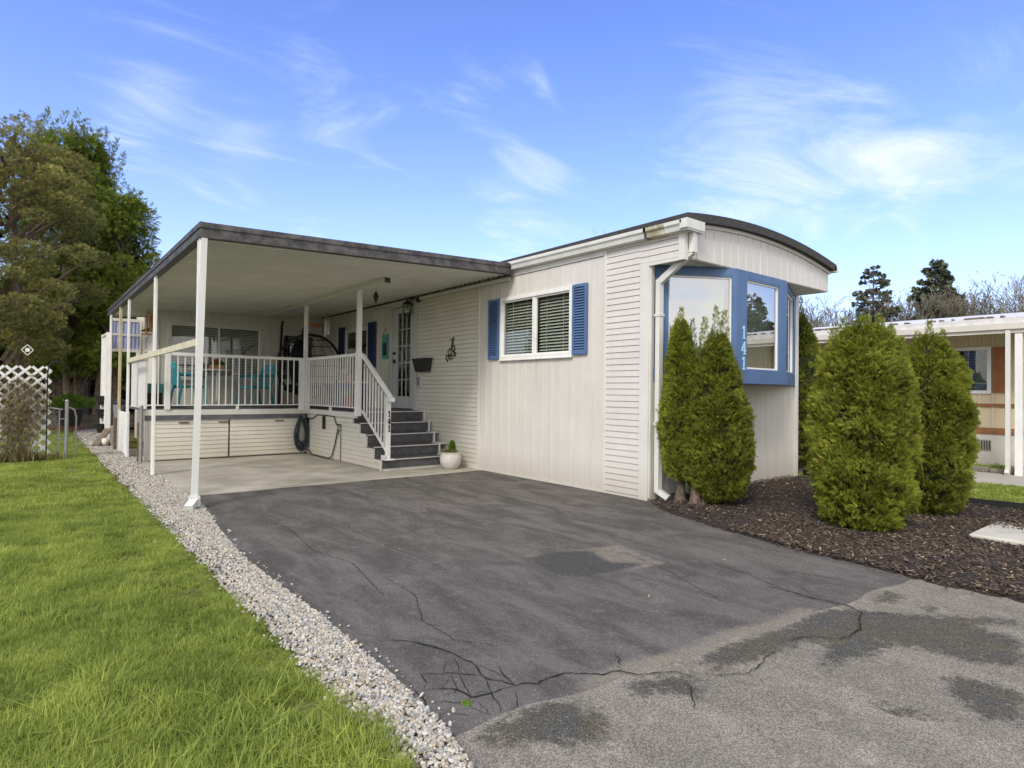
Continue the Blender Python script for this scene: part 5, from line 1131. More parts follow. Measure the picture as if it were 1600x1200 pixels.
o = obj('foliage', sprays('foliage', np.c_[.98+rr*np.cos(a_), 21.6+.5*rr*np.sin(a_), .62+RS.uniform(0, .35, n_)*(1.2-rr)+.02], np.c_[np.cos(a_), np.sin(a_), np.ones(n_)], RS.normal(size=(n_, 3)), RS.uniform(.06, .15, n_), green_leaf, T_TUFT, RS.uniform(0, .8, n_)), None, bp); o.location = -bp.location
sm = MB(); rv_ = random.Random(4)
for k in range(8):
    a = rv_.uniform(0, 6.28); sm.tube([(.98, 21.6, .55), (.98+.2*math.cos(a), 21.6, 1.0), (.98+.5*math.cos(a), 21.6, 1.3+rv_.uniform(0, .4))], .008, 4)
obj('stems', sm, wood_old, bp)

# things at the outer edge of the deck
lp = thing('lattice_screen', 'tall narrow white lattice screen at the far left roof post', 'lattice screen', (1.40, 16.6, .4))
lattice(lp, 'y', 1.40, 16.25, 17.3, .42, 2.50, rail_white, step=.10, w=.035)
obj('frame', MB().bevbox(1.37, 17.3, .3, 1.43, 17.36, 2.52).bevbox(1.37, 16.2, .3, 1.43, 16.25, 2.5).box(1.375, 16.251, 2.46, 1.425, 17.299, 2.50), rail_white, lp)
ll = thing('lattice_screen', 'low white lattice panel standing beside the far end of the deck skirting', 'lattice screen', (1.46, 13.2, 0)); lattice(ll, 'y', 1.455, 13.05, 14.35, .02, .80, rail_white, step=.08, w=.03)
obj('frame', MB().box(1.44, 13.02, 0, 1.475, 13.05, .83).box(1.44, 14.35, 0, 1.475, 14.38, .83), rail_white, ll)
tw = thing('planter_tower', 'three black wall planters stacked on a white pole by the far post', 'planter tower', (1.40, 16.9, 0))
obj('pole', MB().box(1.355, 16.88, 0, 1.395, 16.92, 1.1), rail_white, tw)
for z in (.86, .56, .22):
    q = obj('planter', MB().lathe((1.36, 16.85, z), [(.07, 0), (.13, .2), (.14, .21)], 8), black_pot, tw)
sp = thing('leaning_board', 'grey weathered board leaning on the far roof post', 'board', (1.25, 16.0, 0)); obj('board', MB().bar((1.16, 15.6, .03), (1.42, 16.0, .36), .14, .03), wood_old, sp)
bgm = obj('stone_bag', MB().sphere((1.34, 15.75, .08), 1, 12, 8, (.10, .16, .10)), M('bag_white', (.62, .58, .5), .7, .15, 10), smooth=True); tag(bgm, 'white bag lying at the foot of the leaning grey board', 'bag')
fpst = obj('fence_post', MB().tube([(1.52, 11.93, 0), (1.52, 11.93, .93)], .03, 10).sphere((1.52, 11.93, .95), .033, 8, 5), galv, smooth=True); tag(fpst, 'short galvanised steel post at the left corner of the deck skirting', 'post')
tb_ = thing('timber_stack', 'brown offcut boards standing behind the steel post at the deck corner', 'timber', (1.6, 12.4, 0))
for k in range(3): obj('board', MB().bevbox(1.50+.03*k, 12.15+.07*k, 0, 1.53+.03*k, 12.21+.07*k, .68-.1*k), wood_brown if k < 2 else wood_old, tb_)
ub = thing('utility_tub', 'grey plastic tub with dark lid beside the outer deck post', 'tub', (1.5, 14.6, .8))
obj('body', MB().lathe((1.50, 14.75, .66), [(.10, 0), (.12, .26)], 12), M('tub_grey', (.2, .21, .24), .5, .1, 5), ub); obj('lid', MB().sphere((1.50, 14.75, .95), .10, 12, 6), black_pot, ub); obj('stand', MB().box(1.4, 14.65, 0, 1.6, 14.85, .655), wood_old, ub)
sw_ = thing('stone_blocks', 'rough stacked brown blocks below the far end of the deck', 'blocks', (1.6, 15.3, 0)); rv_ = random.Random(12)
for k in range(12): obj('block', rockb := MB().bevbox(1.42+rv_.uniform(0, .03), 14.9+.24*(k % 4), .15*(k//4), 1.62, 15.12+.24*(k % 4), .15*(k//4)+.14, .02), brick_stone, sw_)
# corrugated plastic wind screen beyond the deck
cs = thing('plastic_screen', 'framed blue translucent corrugated plastic screen below the far roof end', 'screen', (1.8, 17.0, 2.2))
obj('frame', MB().box(1.54, 16.98, 2.12, 2.14, 17.03, 2.19).box(1.54, 16.98, 2.84, 2.14, 17.03, 2.91).box(1.54, 16.98, 2.50, 2.14, 17.03, 2.55).box(1.50, 16.97, 0, 1.54, 17.04, 2.95).box(2.10, 16.97, 0, 2.135, 17.04, 2.91), trim_white, cs)
for z0, z1 in ((2.19, 2.50), (2.55, 2.84)):
    mb = MB(); n = 36; vs = [(1.54+.56*i/n, 17.0+.012*math.sin(i*PI/2.5), z) for i in range(n+1) for z in (z0, z1)]
    mb.add(vs, [(2*i, 2*i+2, 2*i+3, 2*i+1) for i in range(n)]); obj('corrugated_sheet', mb, clear_plastic, cs, smooth=True)

# ============================================================ NEIGHBOUR'S HOME
NX = 13.7
nh = thing('neighbour_home', 'cream and brown neighbouring mobile home with white roof edge and orange shutter', 'house', (NX, 2, 0))
NW = [(3.19, 3.92, 1.38, 2.16), (4.5, 5.3, 1.38, 2.16), (-3, -1.5, 1.38, 2.16)]
wall_with_holes('y', NX+.012, -6, 16, 0, 2.62, NW, .1, neigh_cream, nh)
ribs(nh, 'y', NX, .5, 8.5, .62, 2.60, .2, neigh_cream, [hole(w_, .03) for w_ in NW], rib=.05, deep=.016)
obj('skirting', MB().box(NX-.02, -6, 0, NX+.01, 16, .60), neigh_white, nh)
for i in range(9): obj('skirting_joint', MB().box(NX-.023, .2+i*1.2, 0, NX-.0205, .212+i*1.2, .6), brick_stone, nh)
obj('stripe', MB().box(NX-.03, -6, .60, NX, 16, .72), neigh_brown, nh); obj('stripe', MB().box(NX-.03, -6, 1.10, NX, 16, 1.16), neigh_brown, nh)
for w_ in NW:
    y0, y1, z0, z1 = w_; q = obj('window', MB().box(NX-.04, y0-.04, z0-.04, NX+.05, y0+.02, z1+.04).box(NX-.04, y1-.02, z0-.04, NX+.05, y1+.04, z1+.04).box(NX-.04, y0+.021, z0-.04, NX+.05, y1-.021, z0+.02).box(NX-.04, y0+.021, z1-.02, NX+.05, y1-.021, z1+.04), rail_white, nh)
    obj('pane', MB().box(NX+.01, y0+.02, z0+.02, NX+.014, y1-.02, z1-.02), glass_dark, q); obj('curtain', MB().box(NX+.05, y0, z0, NX+.06, y0+.22, z1), curtain, q)
    b_ = MB(); z = z0+.04
    while z < z1-.03: b_.add([(NX+.07, y0+.2, z), (NX+.07, y1, z), (NX+.09, y1, z+.02), (NX+.09, y0+.2, z+.02)], [(0, 1, 2, 3)]); z += .05
    obj('blind', b_, M('neigh_blind', (.22, .23, .23), .7, .1, 4), q, kind='stuff')
sh_ = obj('shutter', MB().box(NX-.03, 2.88, 1.36, NX-.001, 3.13, 2.18), orange_wood, nh)
for i in range(3): obj('batten', MB().box(NX-.045, 2.90+i*.085, 1.36, NX-.0305, 2.93+i*.085, 2.18), orange_wood, sh_)
sh_ = obj('shutter', MB().box(NX-.03, 3.98, 1.36, NX-.001, 4.24, 2.18), orange_wood, nh)
vt = obj('vent', MB().box(NX-.03, 3.15, .30, NX-.0205, 3.40, .50), M('vent_grey', (.3, .28, .24), .6, .1, 8), nh)
for i in range(6): obj('vent_slot', MB().box(NX-.036, 3.165+i*.038, .32, NX-.0305, 3.18+i*.038, .48), black_metal, vt)
obj('roof', MB().add([(12.62, -6, 2.50), (12.62, 16, 2.50), (15.3, 16, 2.86), (15.3, -6, 2.86), (12.62, -6, 2.60), (12.62, 16, 2.60), (15.3, 16, 2.96), (15.3, -6, 2.96), (18, 16, 2.60), (18, -6, 2.60), (18, 16, 2.5), (18, -6, 2.5)], [(0,1,2,3),(4,7,6,5),(0,4,5,1),(7,9,8,6),(3,2,10,11),(8,9,11,10),(0,3,7,4),(3,11,9,7),(1,5,6,2),(2,6,8,10)]), roof_metal, nh)
obj('gutter', MB().box(12.56, -6, 2.40, 12.66, 16, 2.50), neigh_white, nh); obj('fascia', MB().box(12.60, -6, 2.34, 12.66, 16, 2.399), neigh_white, nh)
rs_ = MB(); rv_ = random.Random(6)
for i in range(90): y = rv_.uniform(0, 8); rs_.box(12.605+rv_.uniform(0, .1), y, 2.603+.0, 12.66+rv_.uniform(0, .14), y+rv_.uniform(.03, .12), 2.63+rv_.uniform(0, .01))
obj('roof_debris', rs_, wood_old, nh, kind='stuff')
for y in (2.50, 9): 
    q = obj('post', MB().bevbox(12.62, y, 0, 12.72, y+.10, 2.34), rail_white, nh); 
obj('downspout', MB().bar((12.60, 2.68, 2.38), (12.60, 2.68, .06), .07, .06, (0, 1, 0)).bar((12.60, 2.68, .08), (12.52, 2.68, .02), .06, .07), gutter_white, nh)
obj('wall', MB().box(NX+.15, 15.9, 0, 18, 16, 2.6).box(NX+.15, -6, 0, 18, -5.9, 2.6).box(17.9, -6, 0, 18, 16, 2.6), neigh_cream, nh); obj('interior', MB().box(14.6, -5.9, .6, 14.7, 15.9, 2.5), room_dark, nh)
rv_ = random.Random(21); ks = thing('edging_stones', 'row of small weathered edging stones along the neighbouring path', 'edging stones', (12.85, 3, 0)); y = -.5
while y < 9: l = rv_.uniform(.18, .34); obj('stone', MB().bevbox(12.80, y, 0, 12.92+rv_.uniform(0, .03), y+l-.015, rv_.uniform(.05, .09), .015), brick_stone, ks); y += l
struct('soil_strip', MB().box(12.93, -6, -.1, NX+.05, 16, .03), lawn_soil)
n_ = 1800; tuf = np.c_[RS.uniform(12.95, 13.65, n_), RS.uniform(0, 8, n_), np.full(n_, .02)]; scatter('weeds', tuf, RS.uniform(0, 6.28, n_), RS.normal(0, .2, (n_, 2)), RS.uniform(.3, 1.1, n_), tufts_far)

# ============================================================ SHRUBS AND TREES
def thuja_shrub(name, label, x, y, z0, prof, n, leaders, trunk=True, seed=0, lean=(0, 0), group=None, tr=.05, zc=.08):
    """prof: (height, radius) pairs; leaders: (dx,dy,height) feathery tips"""
    t = thing(name, label, 'shrub', (x, y, z0), group); R_ = np.random.RandomState(seed); H = prof[-1][0]; ph = [p[0] for p in prof]; pr_ = [p[1] for p in prof]
    lob = R_.uniform(0, 6.28, 8); am = R_.uniform(.010, .028, 8)
    def rad(h, a):
        r = np.interp(h, ph, pr_); s = 0
        for i in range(8): s = s+am[i]*np.sin((i % 4+1)*a*1.0+lob[i]+h*(3+2.2*i))
        return r*.90*(1+s*1.3)
    h = R_.uniform(prof[0][0], H, n*2); keep = R_.rand(n*2)*max(pr_) < np.interp(h, ph, pr_)+.03; h = h[keep][:n]; n = len(h)
    a = R_.uniform(0, 2*PI, n); nc = max(40, n//26); ci = R_.randint(0, nc, n); sel = R_.rand(n) < .80
    ch, ca = h[:nc].copy(), a[:nc].copy(); cr_ = .05/np.maximum(rad(ch, ca), .08)
    h = np.where(sel, np.clip(ch[ci]+R_.normal(0, .030, n), prof[0][0], H), h); a = np.where(sel, ca[ci]+R_.normal(0, .6, n)*cr_[ci], a)
    cdep = R_.uniform(-.05, .035, nc); cvar = R_.uniform(0, .32, nc); cdir = R_.normal(0, .5, (nc, 3))
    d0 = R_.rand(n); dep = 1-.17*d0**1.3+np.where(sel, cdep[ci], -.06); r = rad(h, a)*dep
    P = np.c_[r*np.cos(a)+lean[0]*h, r*np.sin(a)+lean[1]*h, h]
    out = np.c_[np.cos(a), np.sin(a), np.zeros(n)]
    U = out*R_.uniform(.25, .9, (n, 1)) + np.array([0, 0, 1])*R_.uniform(.25, 1.1, (n, 1)) + R_.normal(0, .34, (n, 3)) + cdir[ci]*sel[:, None]
    Wn = np.cross(out, [0, 0, 1]) + R_.normal(0, .55, (n, 3))
    clump = .5+.5*np.sin(a*5+lob[0]+h*9)*np.sin(h*13+a*3+lob[1])
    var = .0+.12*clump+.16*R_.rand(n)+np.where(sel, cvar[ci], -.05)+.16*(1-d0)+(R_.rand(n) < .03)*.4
    Ls = R_.uniform(.04, .078, n)
    # feathery tips
    PP = [P]; UU = [U]; WW = [Wn]; VV = [var]; LL = [Ls]
    for dx, dy, hh in leaders:
        m = 260; q = R_.rand(m); z = H-.42+q*(hh-H+.42); rr = .075*(1-q)**.8+.006; aa = R_.uniform(0, 6.28, m)
        PP.append(np.c_[dx+rr*np.cos(aa)+lean[0]*z, dy+rr*np.sin(aa)+lean[1]*z, z]); UU.append(np.c_[np.cos(aa)*.5, np.sin(aa)*.5, np.full(m, 1.0)]+R_.normal(0, .25, (m, 3))); WW.append(R_.normal(size=(m, 3))); VV.append(R_.uniform(.2, .9, m)); LL.append(R_.uniform(.035, .07, m)*(1-.3*q))
    P, U, Wn, var, Ls = map(np.concatenate, (PP, UU, WW, VV, LL))
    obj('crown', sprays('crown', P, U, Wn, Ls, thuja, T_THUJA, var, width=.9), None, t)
    # dark core mesh added inside the sprays to block light
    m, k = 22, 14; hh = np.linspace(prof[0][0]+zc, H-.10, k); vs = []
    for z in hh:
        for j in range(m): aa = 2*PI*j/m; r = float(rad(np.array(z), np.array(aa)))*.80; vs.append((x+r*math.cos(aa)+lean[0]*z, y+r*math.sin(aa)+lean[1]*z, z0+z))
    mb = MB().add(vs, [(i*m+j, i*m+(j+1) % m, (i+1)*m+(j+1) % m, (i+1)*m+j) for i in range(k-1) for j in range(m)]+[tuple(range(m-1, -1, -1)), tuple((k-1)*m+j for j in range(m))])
    obj('light_block_core', mb, thuja_core, t, smooth=True)
    if trunk: obj('trunk', MB().tube([(x, y, z0-.03), (x+.02, y, z0+.12), (x+.01, y+.01, z0+.4), (x, y, z0+1.2)], [tr*1.5, tr*1.1, tr*.9, tr*.5], 9), bark_red, t, smooth=True)
    return t
gs = 'cedar hedge shrubs in the mulch bed'
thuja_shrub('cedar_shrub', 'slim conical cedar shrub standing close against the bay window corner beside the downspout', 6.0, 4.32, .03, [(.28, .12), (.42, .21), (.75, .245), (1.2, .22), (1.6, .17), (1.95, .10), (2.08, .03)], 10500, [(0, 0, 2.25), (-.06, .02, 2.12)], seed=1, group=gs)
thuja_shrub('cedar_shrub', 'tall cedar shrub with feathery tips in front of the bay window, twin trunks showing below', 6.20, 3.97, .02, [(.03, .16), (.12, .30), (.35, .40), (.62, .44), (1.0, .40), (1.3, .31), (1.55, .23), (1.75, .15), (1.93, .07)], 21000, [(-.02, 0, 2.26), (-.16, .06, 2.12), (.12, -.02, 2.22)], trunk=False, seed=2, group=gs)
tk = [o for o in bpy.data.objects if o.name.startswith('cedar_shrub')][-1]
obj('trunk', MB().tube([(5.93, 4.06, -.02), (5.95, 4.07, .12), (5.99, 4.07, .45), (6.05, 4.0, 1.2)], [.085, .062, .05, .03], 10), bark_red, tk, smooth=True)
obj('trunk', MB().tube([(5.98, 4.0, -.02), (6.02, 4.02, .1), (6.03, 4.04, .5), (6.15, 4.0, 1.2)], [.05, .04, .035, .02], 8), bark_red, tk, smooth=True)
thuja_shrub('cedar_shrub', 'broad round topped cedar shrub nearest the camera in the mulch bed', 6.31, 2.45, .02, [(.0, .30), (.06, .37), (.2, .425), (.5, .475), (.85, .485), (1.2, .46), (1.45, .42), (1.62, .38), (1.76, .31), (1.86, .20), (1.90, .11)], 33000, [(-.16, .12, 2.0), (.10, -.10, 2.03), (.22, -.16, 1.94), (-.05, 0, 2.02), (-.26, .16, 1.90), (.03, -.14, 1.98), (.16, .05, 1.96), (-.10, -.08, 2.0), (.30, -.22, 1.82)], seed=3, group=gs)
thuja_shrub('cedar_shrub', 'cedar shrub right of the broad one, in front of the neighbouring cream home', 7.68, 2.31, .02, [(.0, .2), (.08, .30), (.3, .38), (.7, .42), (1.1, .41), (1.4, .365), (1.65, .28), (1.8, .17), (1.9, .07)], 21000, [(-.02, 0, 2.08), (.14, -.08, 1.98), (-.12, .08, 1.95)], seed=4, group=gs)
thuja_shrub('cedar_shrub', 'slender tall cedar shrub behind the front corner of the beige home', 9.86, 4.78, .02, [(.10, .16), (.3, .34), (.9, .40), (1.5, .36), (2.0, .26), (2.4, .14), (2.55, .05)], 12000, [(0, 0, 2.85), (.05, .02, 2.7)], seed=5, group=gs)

# tapered limbs for bare trees
def grow(mb, p, d, L, r, depth, R_, spread=.55, tips=None, sides=5):
    p = Vector(p); d = Vector(d).normalized(); n = 3 if depth > 1 else 2; pts = [p.copy()]; rs = [r]
    for i in range(n):
        d = (d+Vector((R_.gauss(0, .10), R_.gauss(0, .10), R_.gauss(.04, .06)))).normalized(); p = p+d*(L/n); pts.append(p.copy()); rs.append(r*(1-.35*(i+1)/n))
    mb.tube(pts, rs, sides if depth > 2 else 3, caps=False)
    if depth == 0:
        if tips is not None: tips.append(p.copy())
        return
    k = R_.choice([2, 3, 3]) if depth > 1 else 3
    for j in range(k+(1 if depth > 2 else 0)):
        q = pts[R_.choice([1, 2, n] if n > 2 else [1, n])] if j else pts[-1]
        a = Vector((R_.gauss(0, 1), R_.gauss(0, 1), R_.gauss(.25, .5))); nd = (d+a.normalized()*spread*R_.uniform(.8, 1.4)).normalized()
        if nd.z < -.05: nd.z *= -.5
        grow(mb, q, nd, L*R_.uniform(.66, .88), max(.018, rs[-1]*R_.uniform(.6, .82)), depth-1, R_, spread, tips, sides)
def bare_tree(label, x, y, H, seed, depth=6, spread=.5, buds=0, group='bare trees beyond the neighbouring home', cat='tree'):
    R_ = random.Random(seed); mb = MB(); tips = []; grow(mb, (x, y, -.1), (R_.gauss(0, .05), R_.gauss(0, .05), 1), H*.25, H*.015, depth, R_, spread, tips)
    # bring the tree to its height
    zm = max(v[2] for v in mb.v); s = H/zm; mb.v = [(x+(vx-x)*s, y+(vy-y)*s, vz*s) for vx, vy, vz in mb.v]
    t = thing('bare_tree', label, cat, (x, y, 0), group); obj('branches', mb, bark_grey, t)
    if buds:
        T = np.array([[x+(p.x-x)*s, y+(p.y-y)*s, p.z*s] for p in tips]); T = T[RS.randint(0, len(T), buds)]+RS.normal(0, .22, (buds, 3))
        o = obj('buds', sprays('buds', T, RS.normal(size=(buds, 3))+[0, 0, .5], RS.normal(size=(buds, 3)), RS.uniform(.10, .22, buds), budleaf, T_TUFT, RS.uniform(0, .8, buds)), None, t); o.location = -t.location
    return t
def fir_tree(label, x, y, H, seed, base=.15, spread=.24, dens=1., name='conifer_tree', group=None, leaf=fir, ragged=.35, droop=.25):
    R_ = random.Random(seed); t = thing(name, label, 'tree', (x, y, 0), group)
    obj('trunk', MB().tube([(x, y, -.1), (x, y, H*.5), (x+.05, y, H)], [H*.018, H*.011, .02], 7), bark, t, smooth=True)
    P = []; U = []; L_ = []; W_ = []; bm = MB(); nb = int(120*dens)
    for i in range(nb):
        f = base+(1-base)*((i+R_.random())/nb); z = H*f; Lb = H*spread*(1-f)**.75*R_.uniform(1-ragged, 1.15)+.25; a = R_.uniform(0, 2*PI); dx, dy = math.cos(a), math.sin(a)
        pts = [(x+dx*Lb*s, y+dy*Lb*s, z+Lb*(.10*s-droop*s*s+.12*s**3)) for s in (0, .35, .7, 1)]; bm.tube(pts, [.05*Lb/2+.01, .03, .02, .01], 3, caps=False)
        m = max(6, int(Lb*22*dens))
        for k in range(m):
            s = .18+.82*math.sqrt(R_.random()); w = (1-s)*.34*Lb+.10; sd_ = R_.uniform(-1, 1)*w
            P.append((x+dx*Lb*s-dy*sd_, y+dy*Lb*s+dx*sd_, z+Lb*(.10*s-droop*s*s+.12*s**3)+R_.uniform(-.16, .06)*Lb)); U.append((dx*.7-dy*sd_*1.2/w, dy*.7+dx*sd_*1.2/w, R_.uniform(-.45, .25))); W_.append((R_.gauss(0, 1.), R_.gauss(0, 1.), .7)); L_.append(R_.uniform(.28, .65)*(.5+.5*H/12)*.8)
    n = len(P); o = obj('crown', sprays('crown', np.array(P), np.array(U), np.array(W_), np.array(L_), leaf, T_FIR, RS.uniform(0, .7, n)), None, t); o.location = -t.location
    obj('limbs', bm, bark, t); return t
fir_tree('open ragged fir rising above the hedge shrubs, left of the denser fir', 59.8, 22.4, 13.1, 1, base=.2, spread=.34, dens=.9, ragged=.6, group='firs beyond the neighbouring home')
fir_tree('dense dark fir with a pointed top, the tallest above the white neighbouring roof', 64.2, 18.9, 13.6, 2, base=.18, spread=.33, dens=1.7, ragged=.35, group='firs beyond the neighbouring home')
bare_tree('wide bare tree just right of the dense dark fir', 66.5, 14.9, 13.2, 11, 6, .62)
lab = ['bare twiggy tree beyond the roof, between the beige home and the ragged fir', 'thin bare tree between the two firs', 'bare tree with tan buds at the left of the dense fir', 'budding bare tree right of the wide bare tree', 'budding tree at the right edge above the white roof', 'low bare tree far left behind the slender shrub', 'small bare tree in front of the ragged fir', 'bare tree behind the wide bare tree', 'thin bare tree at the far right edge']
for i, (x, y, H, sd_, b) in enumerate([(57, 26.5, 9.6, 21, 0), (61, 20.6, 10.2, 22, 300), (60, 19.5, 10.6, 23, 900), (64, 13.2, 10.4, 24, 1500), (66, 11.0, 11.2, 25, 1800), (54, 28.5, 9.0, 26, 0), (55, 22.0, 8.6, 27, 200), (70, 14.5, 11.8, 28, 0), (70, 10.2, 11.5, 29, 900)]):
    bare_tree(lab[i], x, y, H*1.07, sd_, 6 if i < 6 else 5, .55, b)
src = [o for o in bpy.data.objects if o.name.startswith('bare_tree') and o.parent is None]
for i, (x, y, s_) in enumerate([(58, 24.5, .95), (63, 17.5, .9), (63, 12.0, .95), (67, 8.5, .95), (56, 27.5, .92), (72, 16.5, 1.0), (62, 9.0, .85)]):
    c = copy_tree(src[(i*3+2) % len(src)]); c.location = (x, y, 0); c.rotation_euler = (0, 0, 1.1+i*1.7); c.scale = (s_, s_, s_)
    c['label'] = ['low bare tree left of the ragged fir', 'bare tree filling the gap right of the dense fir', 'bare tree below the crown of the wide bare tree', 'bare tree beyond the right post of the cream home', 'small bare tree behind the slender shrub', 'tall thin bare tree behind the dense fir', 'low bare tree above the orange shutter'][i]
bare_tree('bare tree tip just showing above the long roof of the beige home', 40.7, 37.6, 16.6, 31, 4, .16, group='distant bare trees')

# tall evergreens at the left
def clump_tree(name, label, x, y, H, trunks, blobs, leafm, tpl, L0, dens, flat=.7, var0=0., droop=0., group='evergreen trees behind the lawn', limbs=True, width=1.):
    """blobs: (x,y,z,r) foliage masses carried by limbs; sprays sit mostly on their skins"""
    t = thing(name, label, 'tree', (x, y, 0), group)
    for i, (tx, ty, r, lx, top) in enumerate(trunks):
        obj('trunk', MB().tube([(tx, ty, -.1), (tx+lx*.3, ty, top*.3), (tx+lx*.7, ty, top*.65), (tx+lx, ty, top)], [r, r*.8, r*.55, r*.2], 9), bark, t, smooth=True)
    P = []; U = []; V = []; N_ = []; LL = []
    for (bx, by, bz, br_) in blobs:
        n = int(dens*br_*br_); d = RS.normal(size=(n, 3)); d /= np.linalg.norm(d, axis=1, keepdims=True); rr = br_*(1-.45*RS.rand(n)**1.4)
        p = np.c_[bx+d[:, 0]*rr, by+d[:, 1]*rr, bz+d[:, 2]*rr*flat-droop*np.hypot(d[:, 0], d[:, 1])**2*rr*.5]
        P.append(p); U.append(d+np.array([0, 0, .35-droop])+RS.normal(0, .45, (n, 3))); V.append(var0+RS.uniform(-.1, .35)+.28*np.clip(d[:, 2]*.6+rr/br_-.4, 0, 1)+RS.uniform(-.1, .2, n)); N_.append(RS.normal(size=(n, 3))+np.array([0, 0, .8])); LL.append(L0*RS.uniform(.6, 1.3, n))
    P, U, V, N_, LL = map(np.concatenate, (P, U, V, N_, LL))
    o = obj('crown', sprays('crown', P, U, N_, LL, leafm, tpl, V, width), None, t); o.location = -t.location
    if limbs:
        lm = MB(); R_ = random.Random(int(x*10+H))
        for (bx, by, bz, br_) in blobs[::2]:
            z0 = max(1.2, bz-abs(bx-x)*.5-R_.uniform(.2, .9)); lm.tube([(x+(bx-x)*.1, y+(by-y)*.1, z0), (x+(bx-x)*.6, y+(by-y)*.6, (z0+bz)/2+.1), (bx, by, bz)], [.07, .04, .015], 4, caps=False)
        obj('limbs', lm, bark, t)
    return t
def env_blobs(n, x, y, zr, rfun, rb, seed, shell=.55):
    R_ = random.Random(seed); out = []
    for i in range(n):
        z = R_.uniform(*zr); r = rfun(z); a = R_.uniform(0, 2*PI); q = r*math.sqrt(R_.uniform(shell**2, 1)); out.append((x+q*math.cos(a), y+q*math.sin(a), z, R_.uniform(*rb)))
    return out
# layered brown-green cypress in front
rf1 = lambda z: np.interp(z, [1.9, 3.0, 4.3, 5.6, 6.8, 7.7, 8.6, 9.4], [.7, 1.7, 2.15, 2.1, 1.7, 1.2, .7, .2])
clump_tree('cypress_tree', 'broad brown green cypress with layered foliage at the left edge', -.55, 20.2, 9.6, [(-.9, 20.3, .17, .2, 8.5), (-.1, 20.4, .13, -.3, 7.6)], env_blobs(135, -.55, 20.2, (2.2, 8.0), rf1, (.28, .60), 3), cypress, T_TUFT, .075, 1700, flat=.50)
rf2 = lambda z: np.interp(z, [1.6, 3, 5, 7, 8.2, 9.1, 9.8], [1.1, 1.75, 1.7, 1.4, .95, .5, .15])
def fringe(n, x, y, rfun, zr, seed):
    R_ = random.Random(seed); o_ = []
    for i in range(n): z = R_.uniform(*zr); a = R_.uniform(0, 2*PI); r = rfun(z)*1.06; o_.append((x+r*math.cos(a), y+r*math.sin(a), z, R_.uniform(.16, .3)))
    return o_
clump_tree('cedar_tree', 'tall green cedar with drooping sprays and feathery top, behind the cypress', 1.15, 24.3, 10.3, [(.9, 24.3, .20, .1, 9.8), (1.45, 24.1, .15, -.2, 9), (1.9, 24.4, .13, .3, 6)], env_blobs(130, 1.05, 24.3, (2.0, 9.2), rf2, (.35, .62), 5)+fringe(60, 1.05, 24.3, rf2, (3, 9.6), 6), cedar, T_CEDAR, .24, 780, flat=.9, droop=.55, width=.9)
# feathery leaders along its top
P = []; U = []
R_ = random.Random(77)
for k in range(17):
    cx_ = -.5+k*.18+R_.uniform(-.08, .08); top = 9.1+.95*math.sin((k+2)/19*PI)+R_.uniform(-.25, .3)
    for i in range(46): q = i/46; w = .22*(1-q)+.02; P.append((cx_+R_.uniform(-w, w)+.1*q*q, 24.3+R_.uniform(-w, w), top-1.3+1.3*q)); U.append((R_.gauss(0, .6), R_.gauss(0, .6), .8))
n_ = len(P); tc_ = [o for o in bpy.data.objects if o.name.startswith('cedar_tree')][0]
o = obj('leader_tips', sprays('leader_tips', np.array(P), np.array(U), RS.normal(size=(n_, 3)), RS.uniform(.10, .22, n_), cedar, T_CEDAR, RS.uniform(0, .5, n_)), None, tc_); o.location = -tc_.location
rf3 = lambda z: np.interp(z, [1.5, 3, 5, 6.5, 7.4, 7.8], [.8, .95, .85, .62, .35, .1])
clump_tree('cedar_tree', 'narrow yellow green cedar rising just left of the carport roof', 2.35, 22.8, 7.6, [(2.2, 22.8, .14, .1, 7)], env_blobs(75, 2.30, 22.8, (1.9, 7.3), rf3, (.28, .48), 8)+fringe(25, 2.3, 22.8, rf3, (3, 7.5), 9), cedar, T_CEDAR, .20, 900, flat=1.0, droop=.5, var0=.15, width=.9)
# more evergreens closing the view behind
for i, (x, y, H, lab) in enumerate([(-3.2, 26, 9, 'dark evergreen filling the gap behind the cypress at the left edge'), (4.4, 27.5, 4.6, 'low dark evergreen seen under the far end of the carport roof')]):
    rf = (lambda z, H=H: np.interp(z, [1.2, H*.3, H*.7, H], [1.5, 2.1, 1.4, .3])); clump_tree('cedar_tree', lab, x, y, H, [(x, y, .2, .1, H*.9)], env_blobs(70, x, y, (1.4, H-.3), rf, (.5, .9), 30+i), cedar, T_CEDAR, .32, 330, flat=.9, droop=.5)
src = [o for o in bpy.data.objects if o.name.startswith('cedar_tree') and o.parent is None]
for i, (x, y, s_) in enumerate([(-22, -2, .8), (-26, 7, .9), (-24, 14, .75), (-30, 22, 1.0), (-16, 30, .9)]):
    c = copy_tree(src[i % 2]); c.location = (x, y, 0); c.rotation_euler = (0, 0, 1+i*1.3); c.scale = (s_, s_, s_); c['group'] = 'evergreens across the lawn'
    c['label'] = ['evergreen across the lawn far to the left, mirrored in the side window', 'second evergreen across the lawn, broad and green', 'third evergreen across the lawn, smaller than the rest', 'tall evergreen at the back of the lawn on the far left', 'evergreen standing behind the cypress, left of the tall cedar'][i]
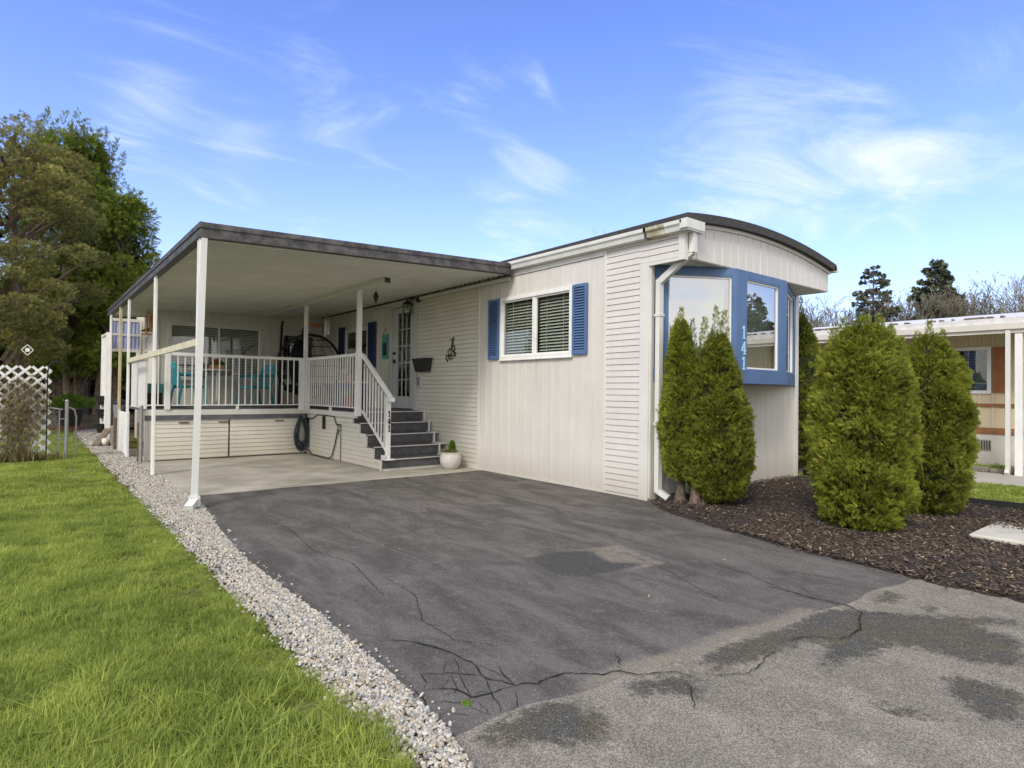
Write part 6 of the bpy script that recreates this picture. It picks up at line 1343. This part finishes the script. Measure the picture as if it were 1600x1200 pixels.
# bare lower trunks in the shade
tl_ = ['slanting trunk in the shade between the trellis and the gate post', 'pair of pale trunks behind the large brown pot', 'thin dark trunk right of the large brown pot', 'thick trunk behind the raised bed, left of the lattice screen', 'slender trunk far behind the chain link fence', 'dark trunk behind the white trellis']
for i, (x, y, r, l) in enumerate([(1.05, 23.2, .10, -.3), (1.25, 23.6, .13, .15), (1.55, 24.6, .08, .1), (1.78, 23.0, .17, .25), (.75, 24.8, .07, -.1), (.1, 24.0, .12, .05)]):
    t = thing('tree_trunk', tl_[i], 'tree trunk', (x, y, 0), 'tall bare trunks under the evergreens')
    obj('trunk', MB().tube([(x, y, -.05), (x+l*.3, y, 1.4), (x+l*.8, y+.05, 2.8), (x+l*1.3, y+.1, 4.6)], [r*1.25, r, r*.9, r*.6], 10), bark, t, smooth=True)
    for k in range(3): obj('dead_branch', MB().tube([(x+l*.4, y, 1.3+.5*k), (x+l*.4+(.5 if (k+i) % 2 else -.5), y-.1, 1.9+.45*k)], [.018, .006], 4), bark, t)
hd = thing('evergreen_thicket', 'dark evergreen thicket closing the view beneath the tall trees', 'thicket', (0, 28, 0)); n_ = 9000
P = np.c_[RS.uniform(-9, 7, n_), RS.uniform(28, 29.5, n_), RS.uniform(0, 4.2, n_)]
o = obj('foliage', sprays('foliage', P, np.c_[RS.normal(0, .5, n_), np.full(n_, -.6), RS.normal(0, .5, n_)], RS.normal(size=(n_, 3)), RS.uniform(.25, .5, n_), fir, T_TUFT, RS.uniform(0, .4, n_)), None, hd, kind='stuff'); o.location = -hd.location
bf = thing('back_fence', 'dark weathered board fence hidden in the shade behind the trunks', 'fence', (0, 29.6, 0)); bdm = MB().bevbox(-.073, -.012, 0, .073, .012, 2.2).mesh('board', wood_old)
for i in range(100): inst('board', bdm, bf, (-8.5+.15*i, 29.7, rnd.uniform(-.02, .02)))

# trees across the road behind the camera: they are what the bay panes mirror
for i, (x, y, H) in enumerate([(30, -9, 6.5), (37, -15, 8), (46, -17, 7)]):
    fir_tree(['rounded evergreen across the road, nearest of the three mirrored in the bay window', 'middle evergreen across the road mirrored in the bay window', 'farthest evergreen across the road mirrored in the bay window'][i], x, y, H, 60+i, base=.08, spread=.42, dens=1.1, ragged=.3, name='evergreen_tree', group='evergreens across the road')
# small weeds in the cracks
for i, (x, y) in enumerate([(1.43, 2.06)]):
    n_ = 26 if i == 0 else 9; P = np.c_[x+RS.normal(0, .012, n_), y+RS.normal(0, .012, n_), np.zeros(n_)]
    w_ = obj('weed', sprays('weed', P, np.c_[RS.normal(0, .7, (n_, 2)), np.ones(n_)], RS.normal(size=(n_, 3)), RS.uniform(.008, .02, n_), green_leaf, T_TUFT, RS.uniform(.3, .9, n_)), None)
    tag(w_, ['yellow green weed in the cracked corner of the driveway near the gravel', 'tiny weed sprouting in a crack near the pale asphalt flakes', 'tiny weed in the long crack along the road edge'][i], 'weed')
# small litter on the driveway
lt_m = M('twig_litter', (.42, .30, .18), .8, .3, 60)
for i, (x, y, a, l) in enumerate([(3.05, 2.42, .6, .05), (4.2, 2.6, 1.4, .03), (3.3, 5.6, .2, .035)]):
    o = obj('twig', MB().bar((x, y, .008), (x+l*math.cos(a), y+l*math.sin(a), .009), .007, .005), lt_m); tag(o, ['pale wood splinter lying in the middle of the driveway', 'short twig on the driveway near the mulch bed', 'small twig on the driveway below the window'][i], 'twig')
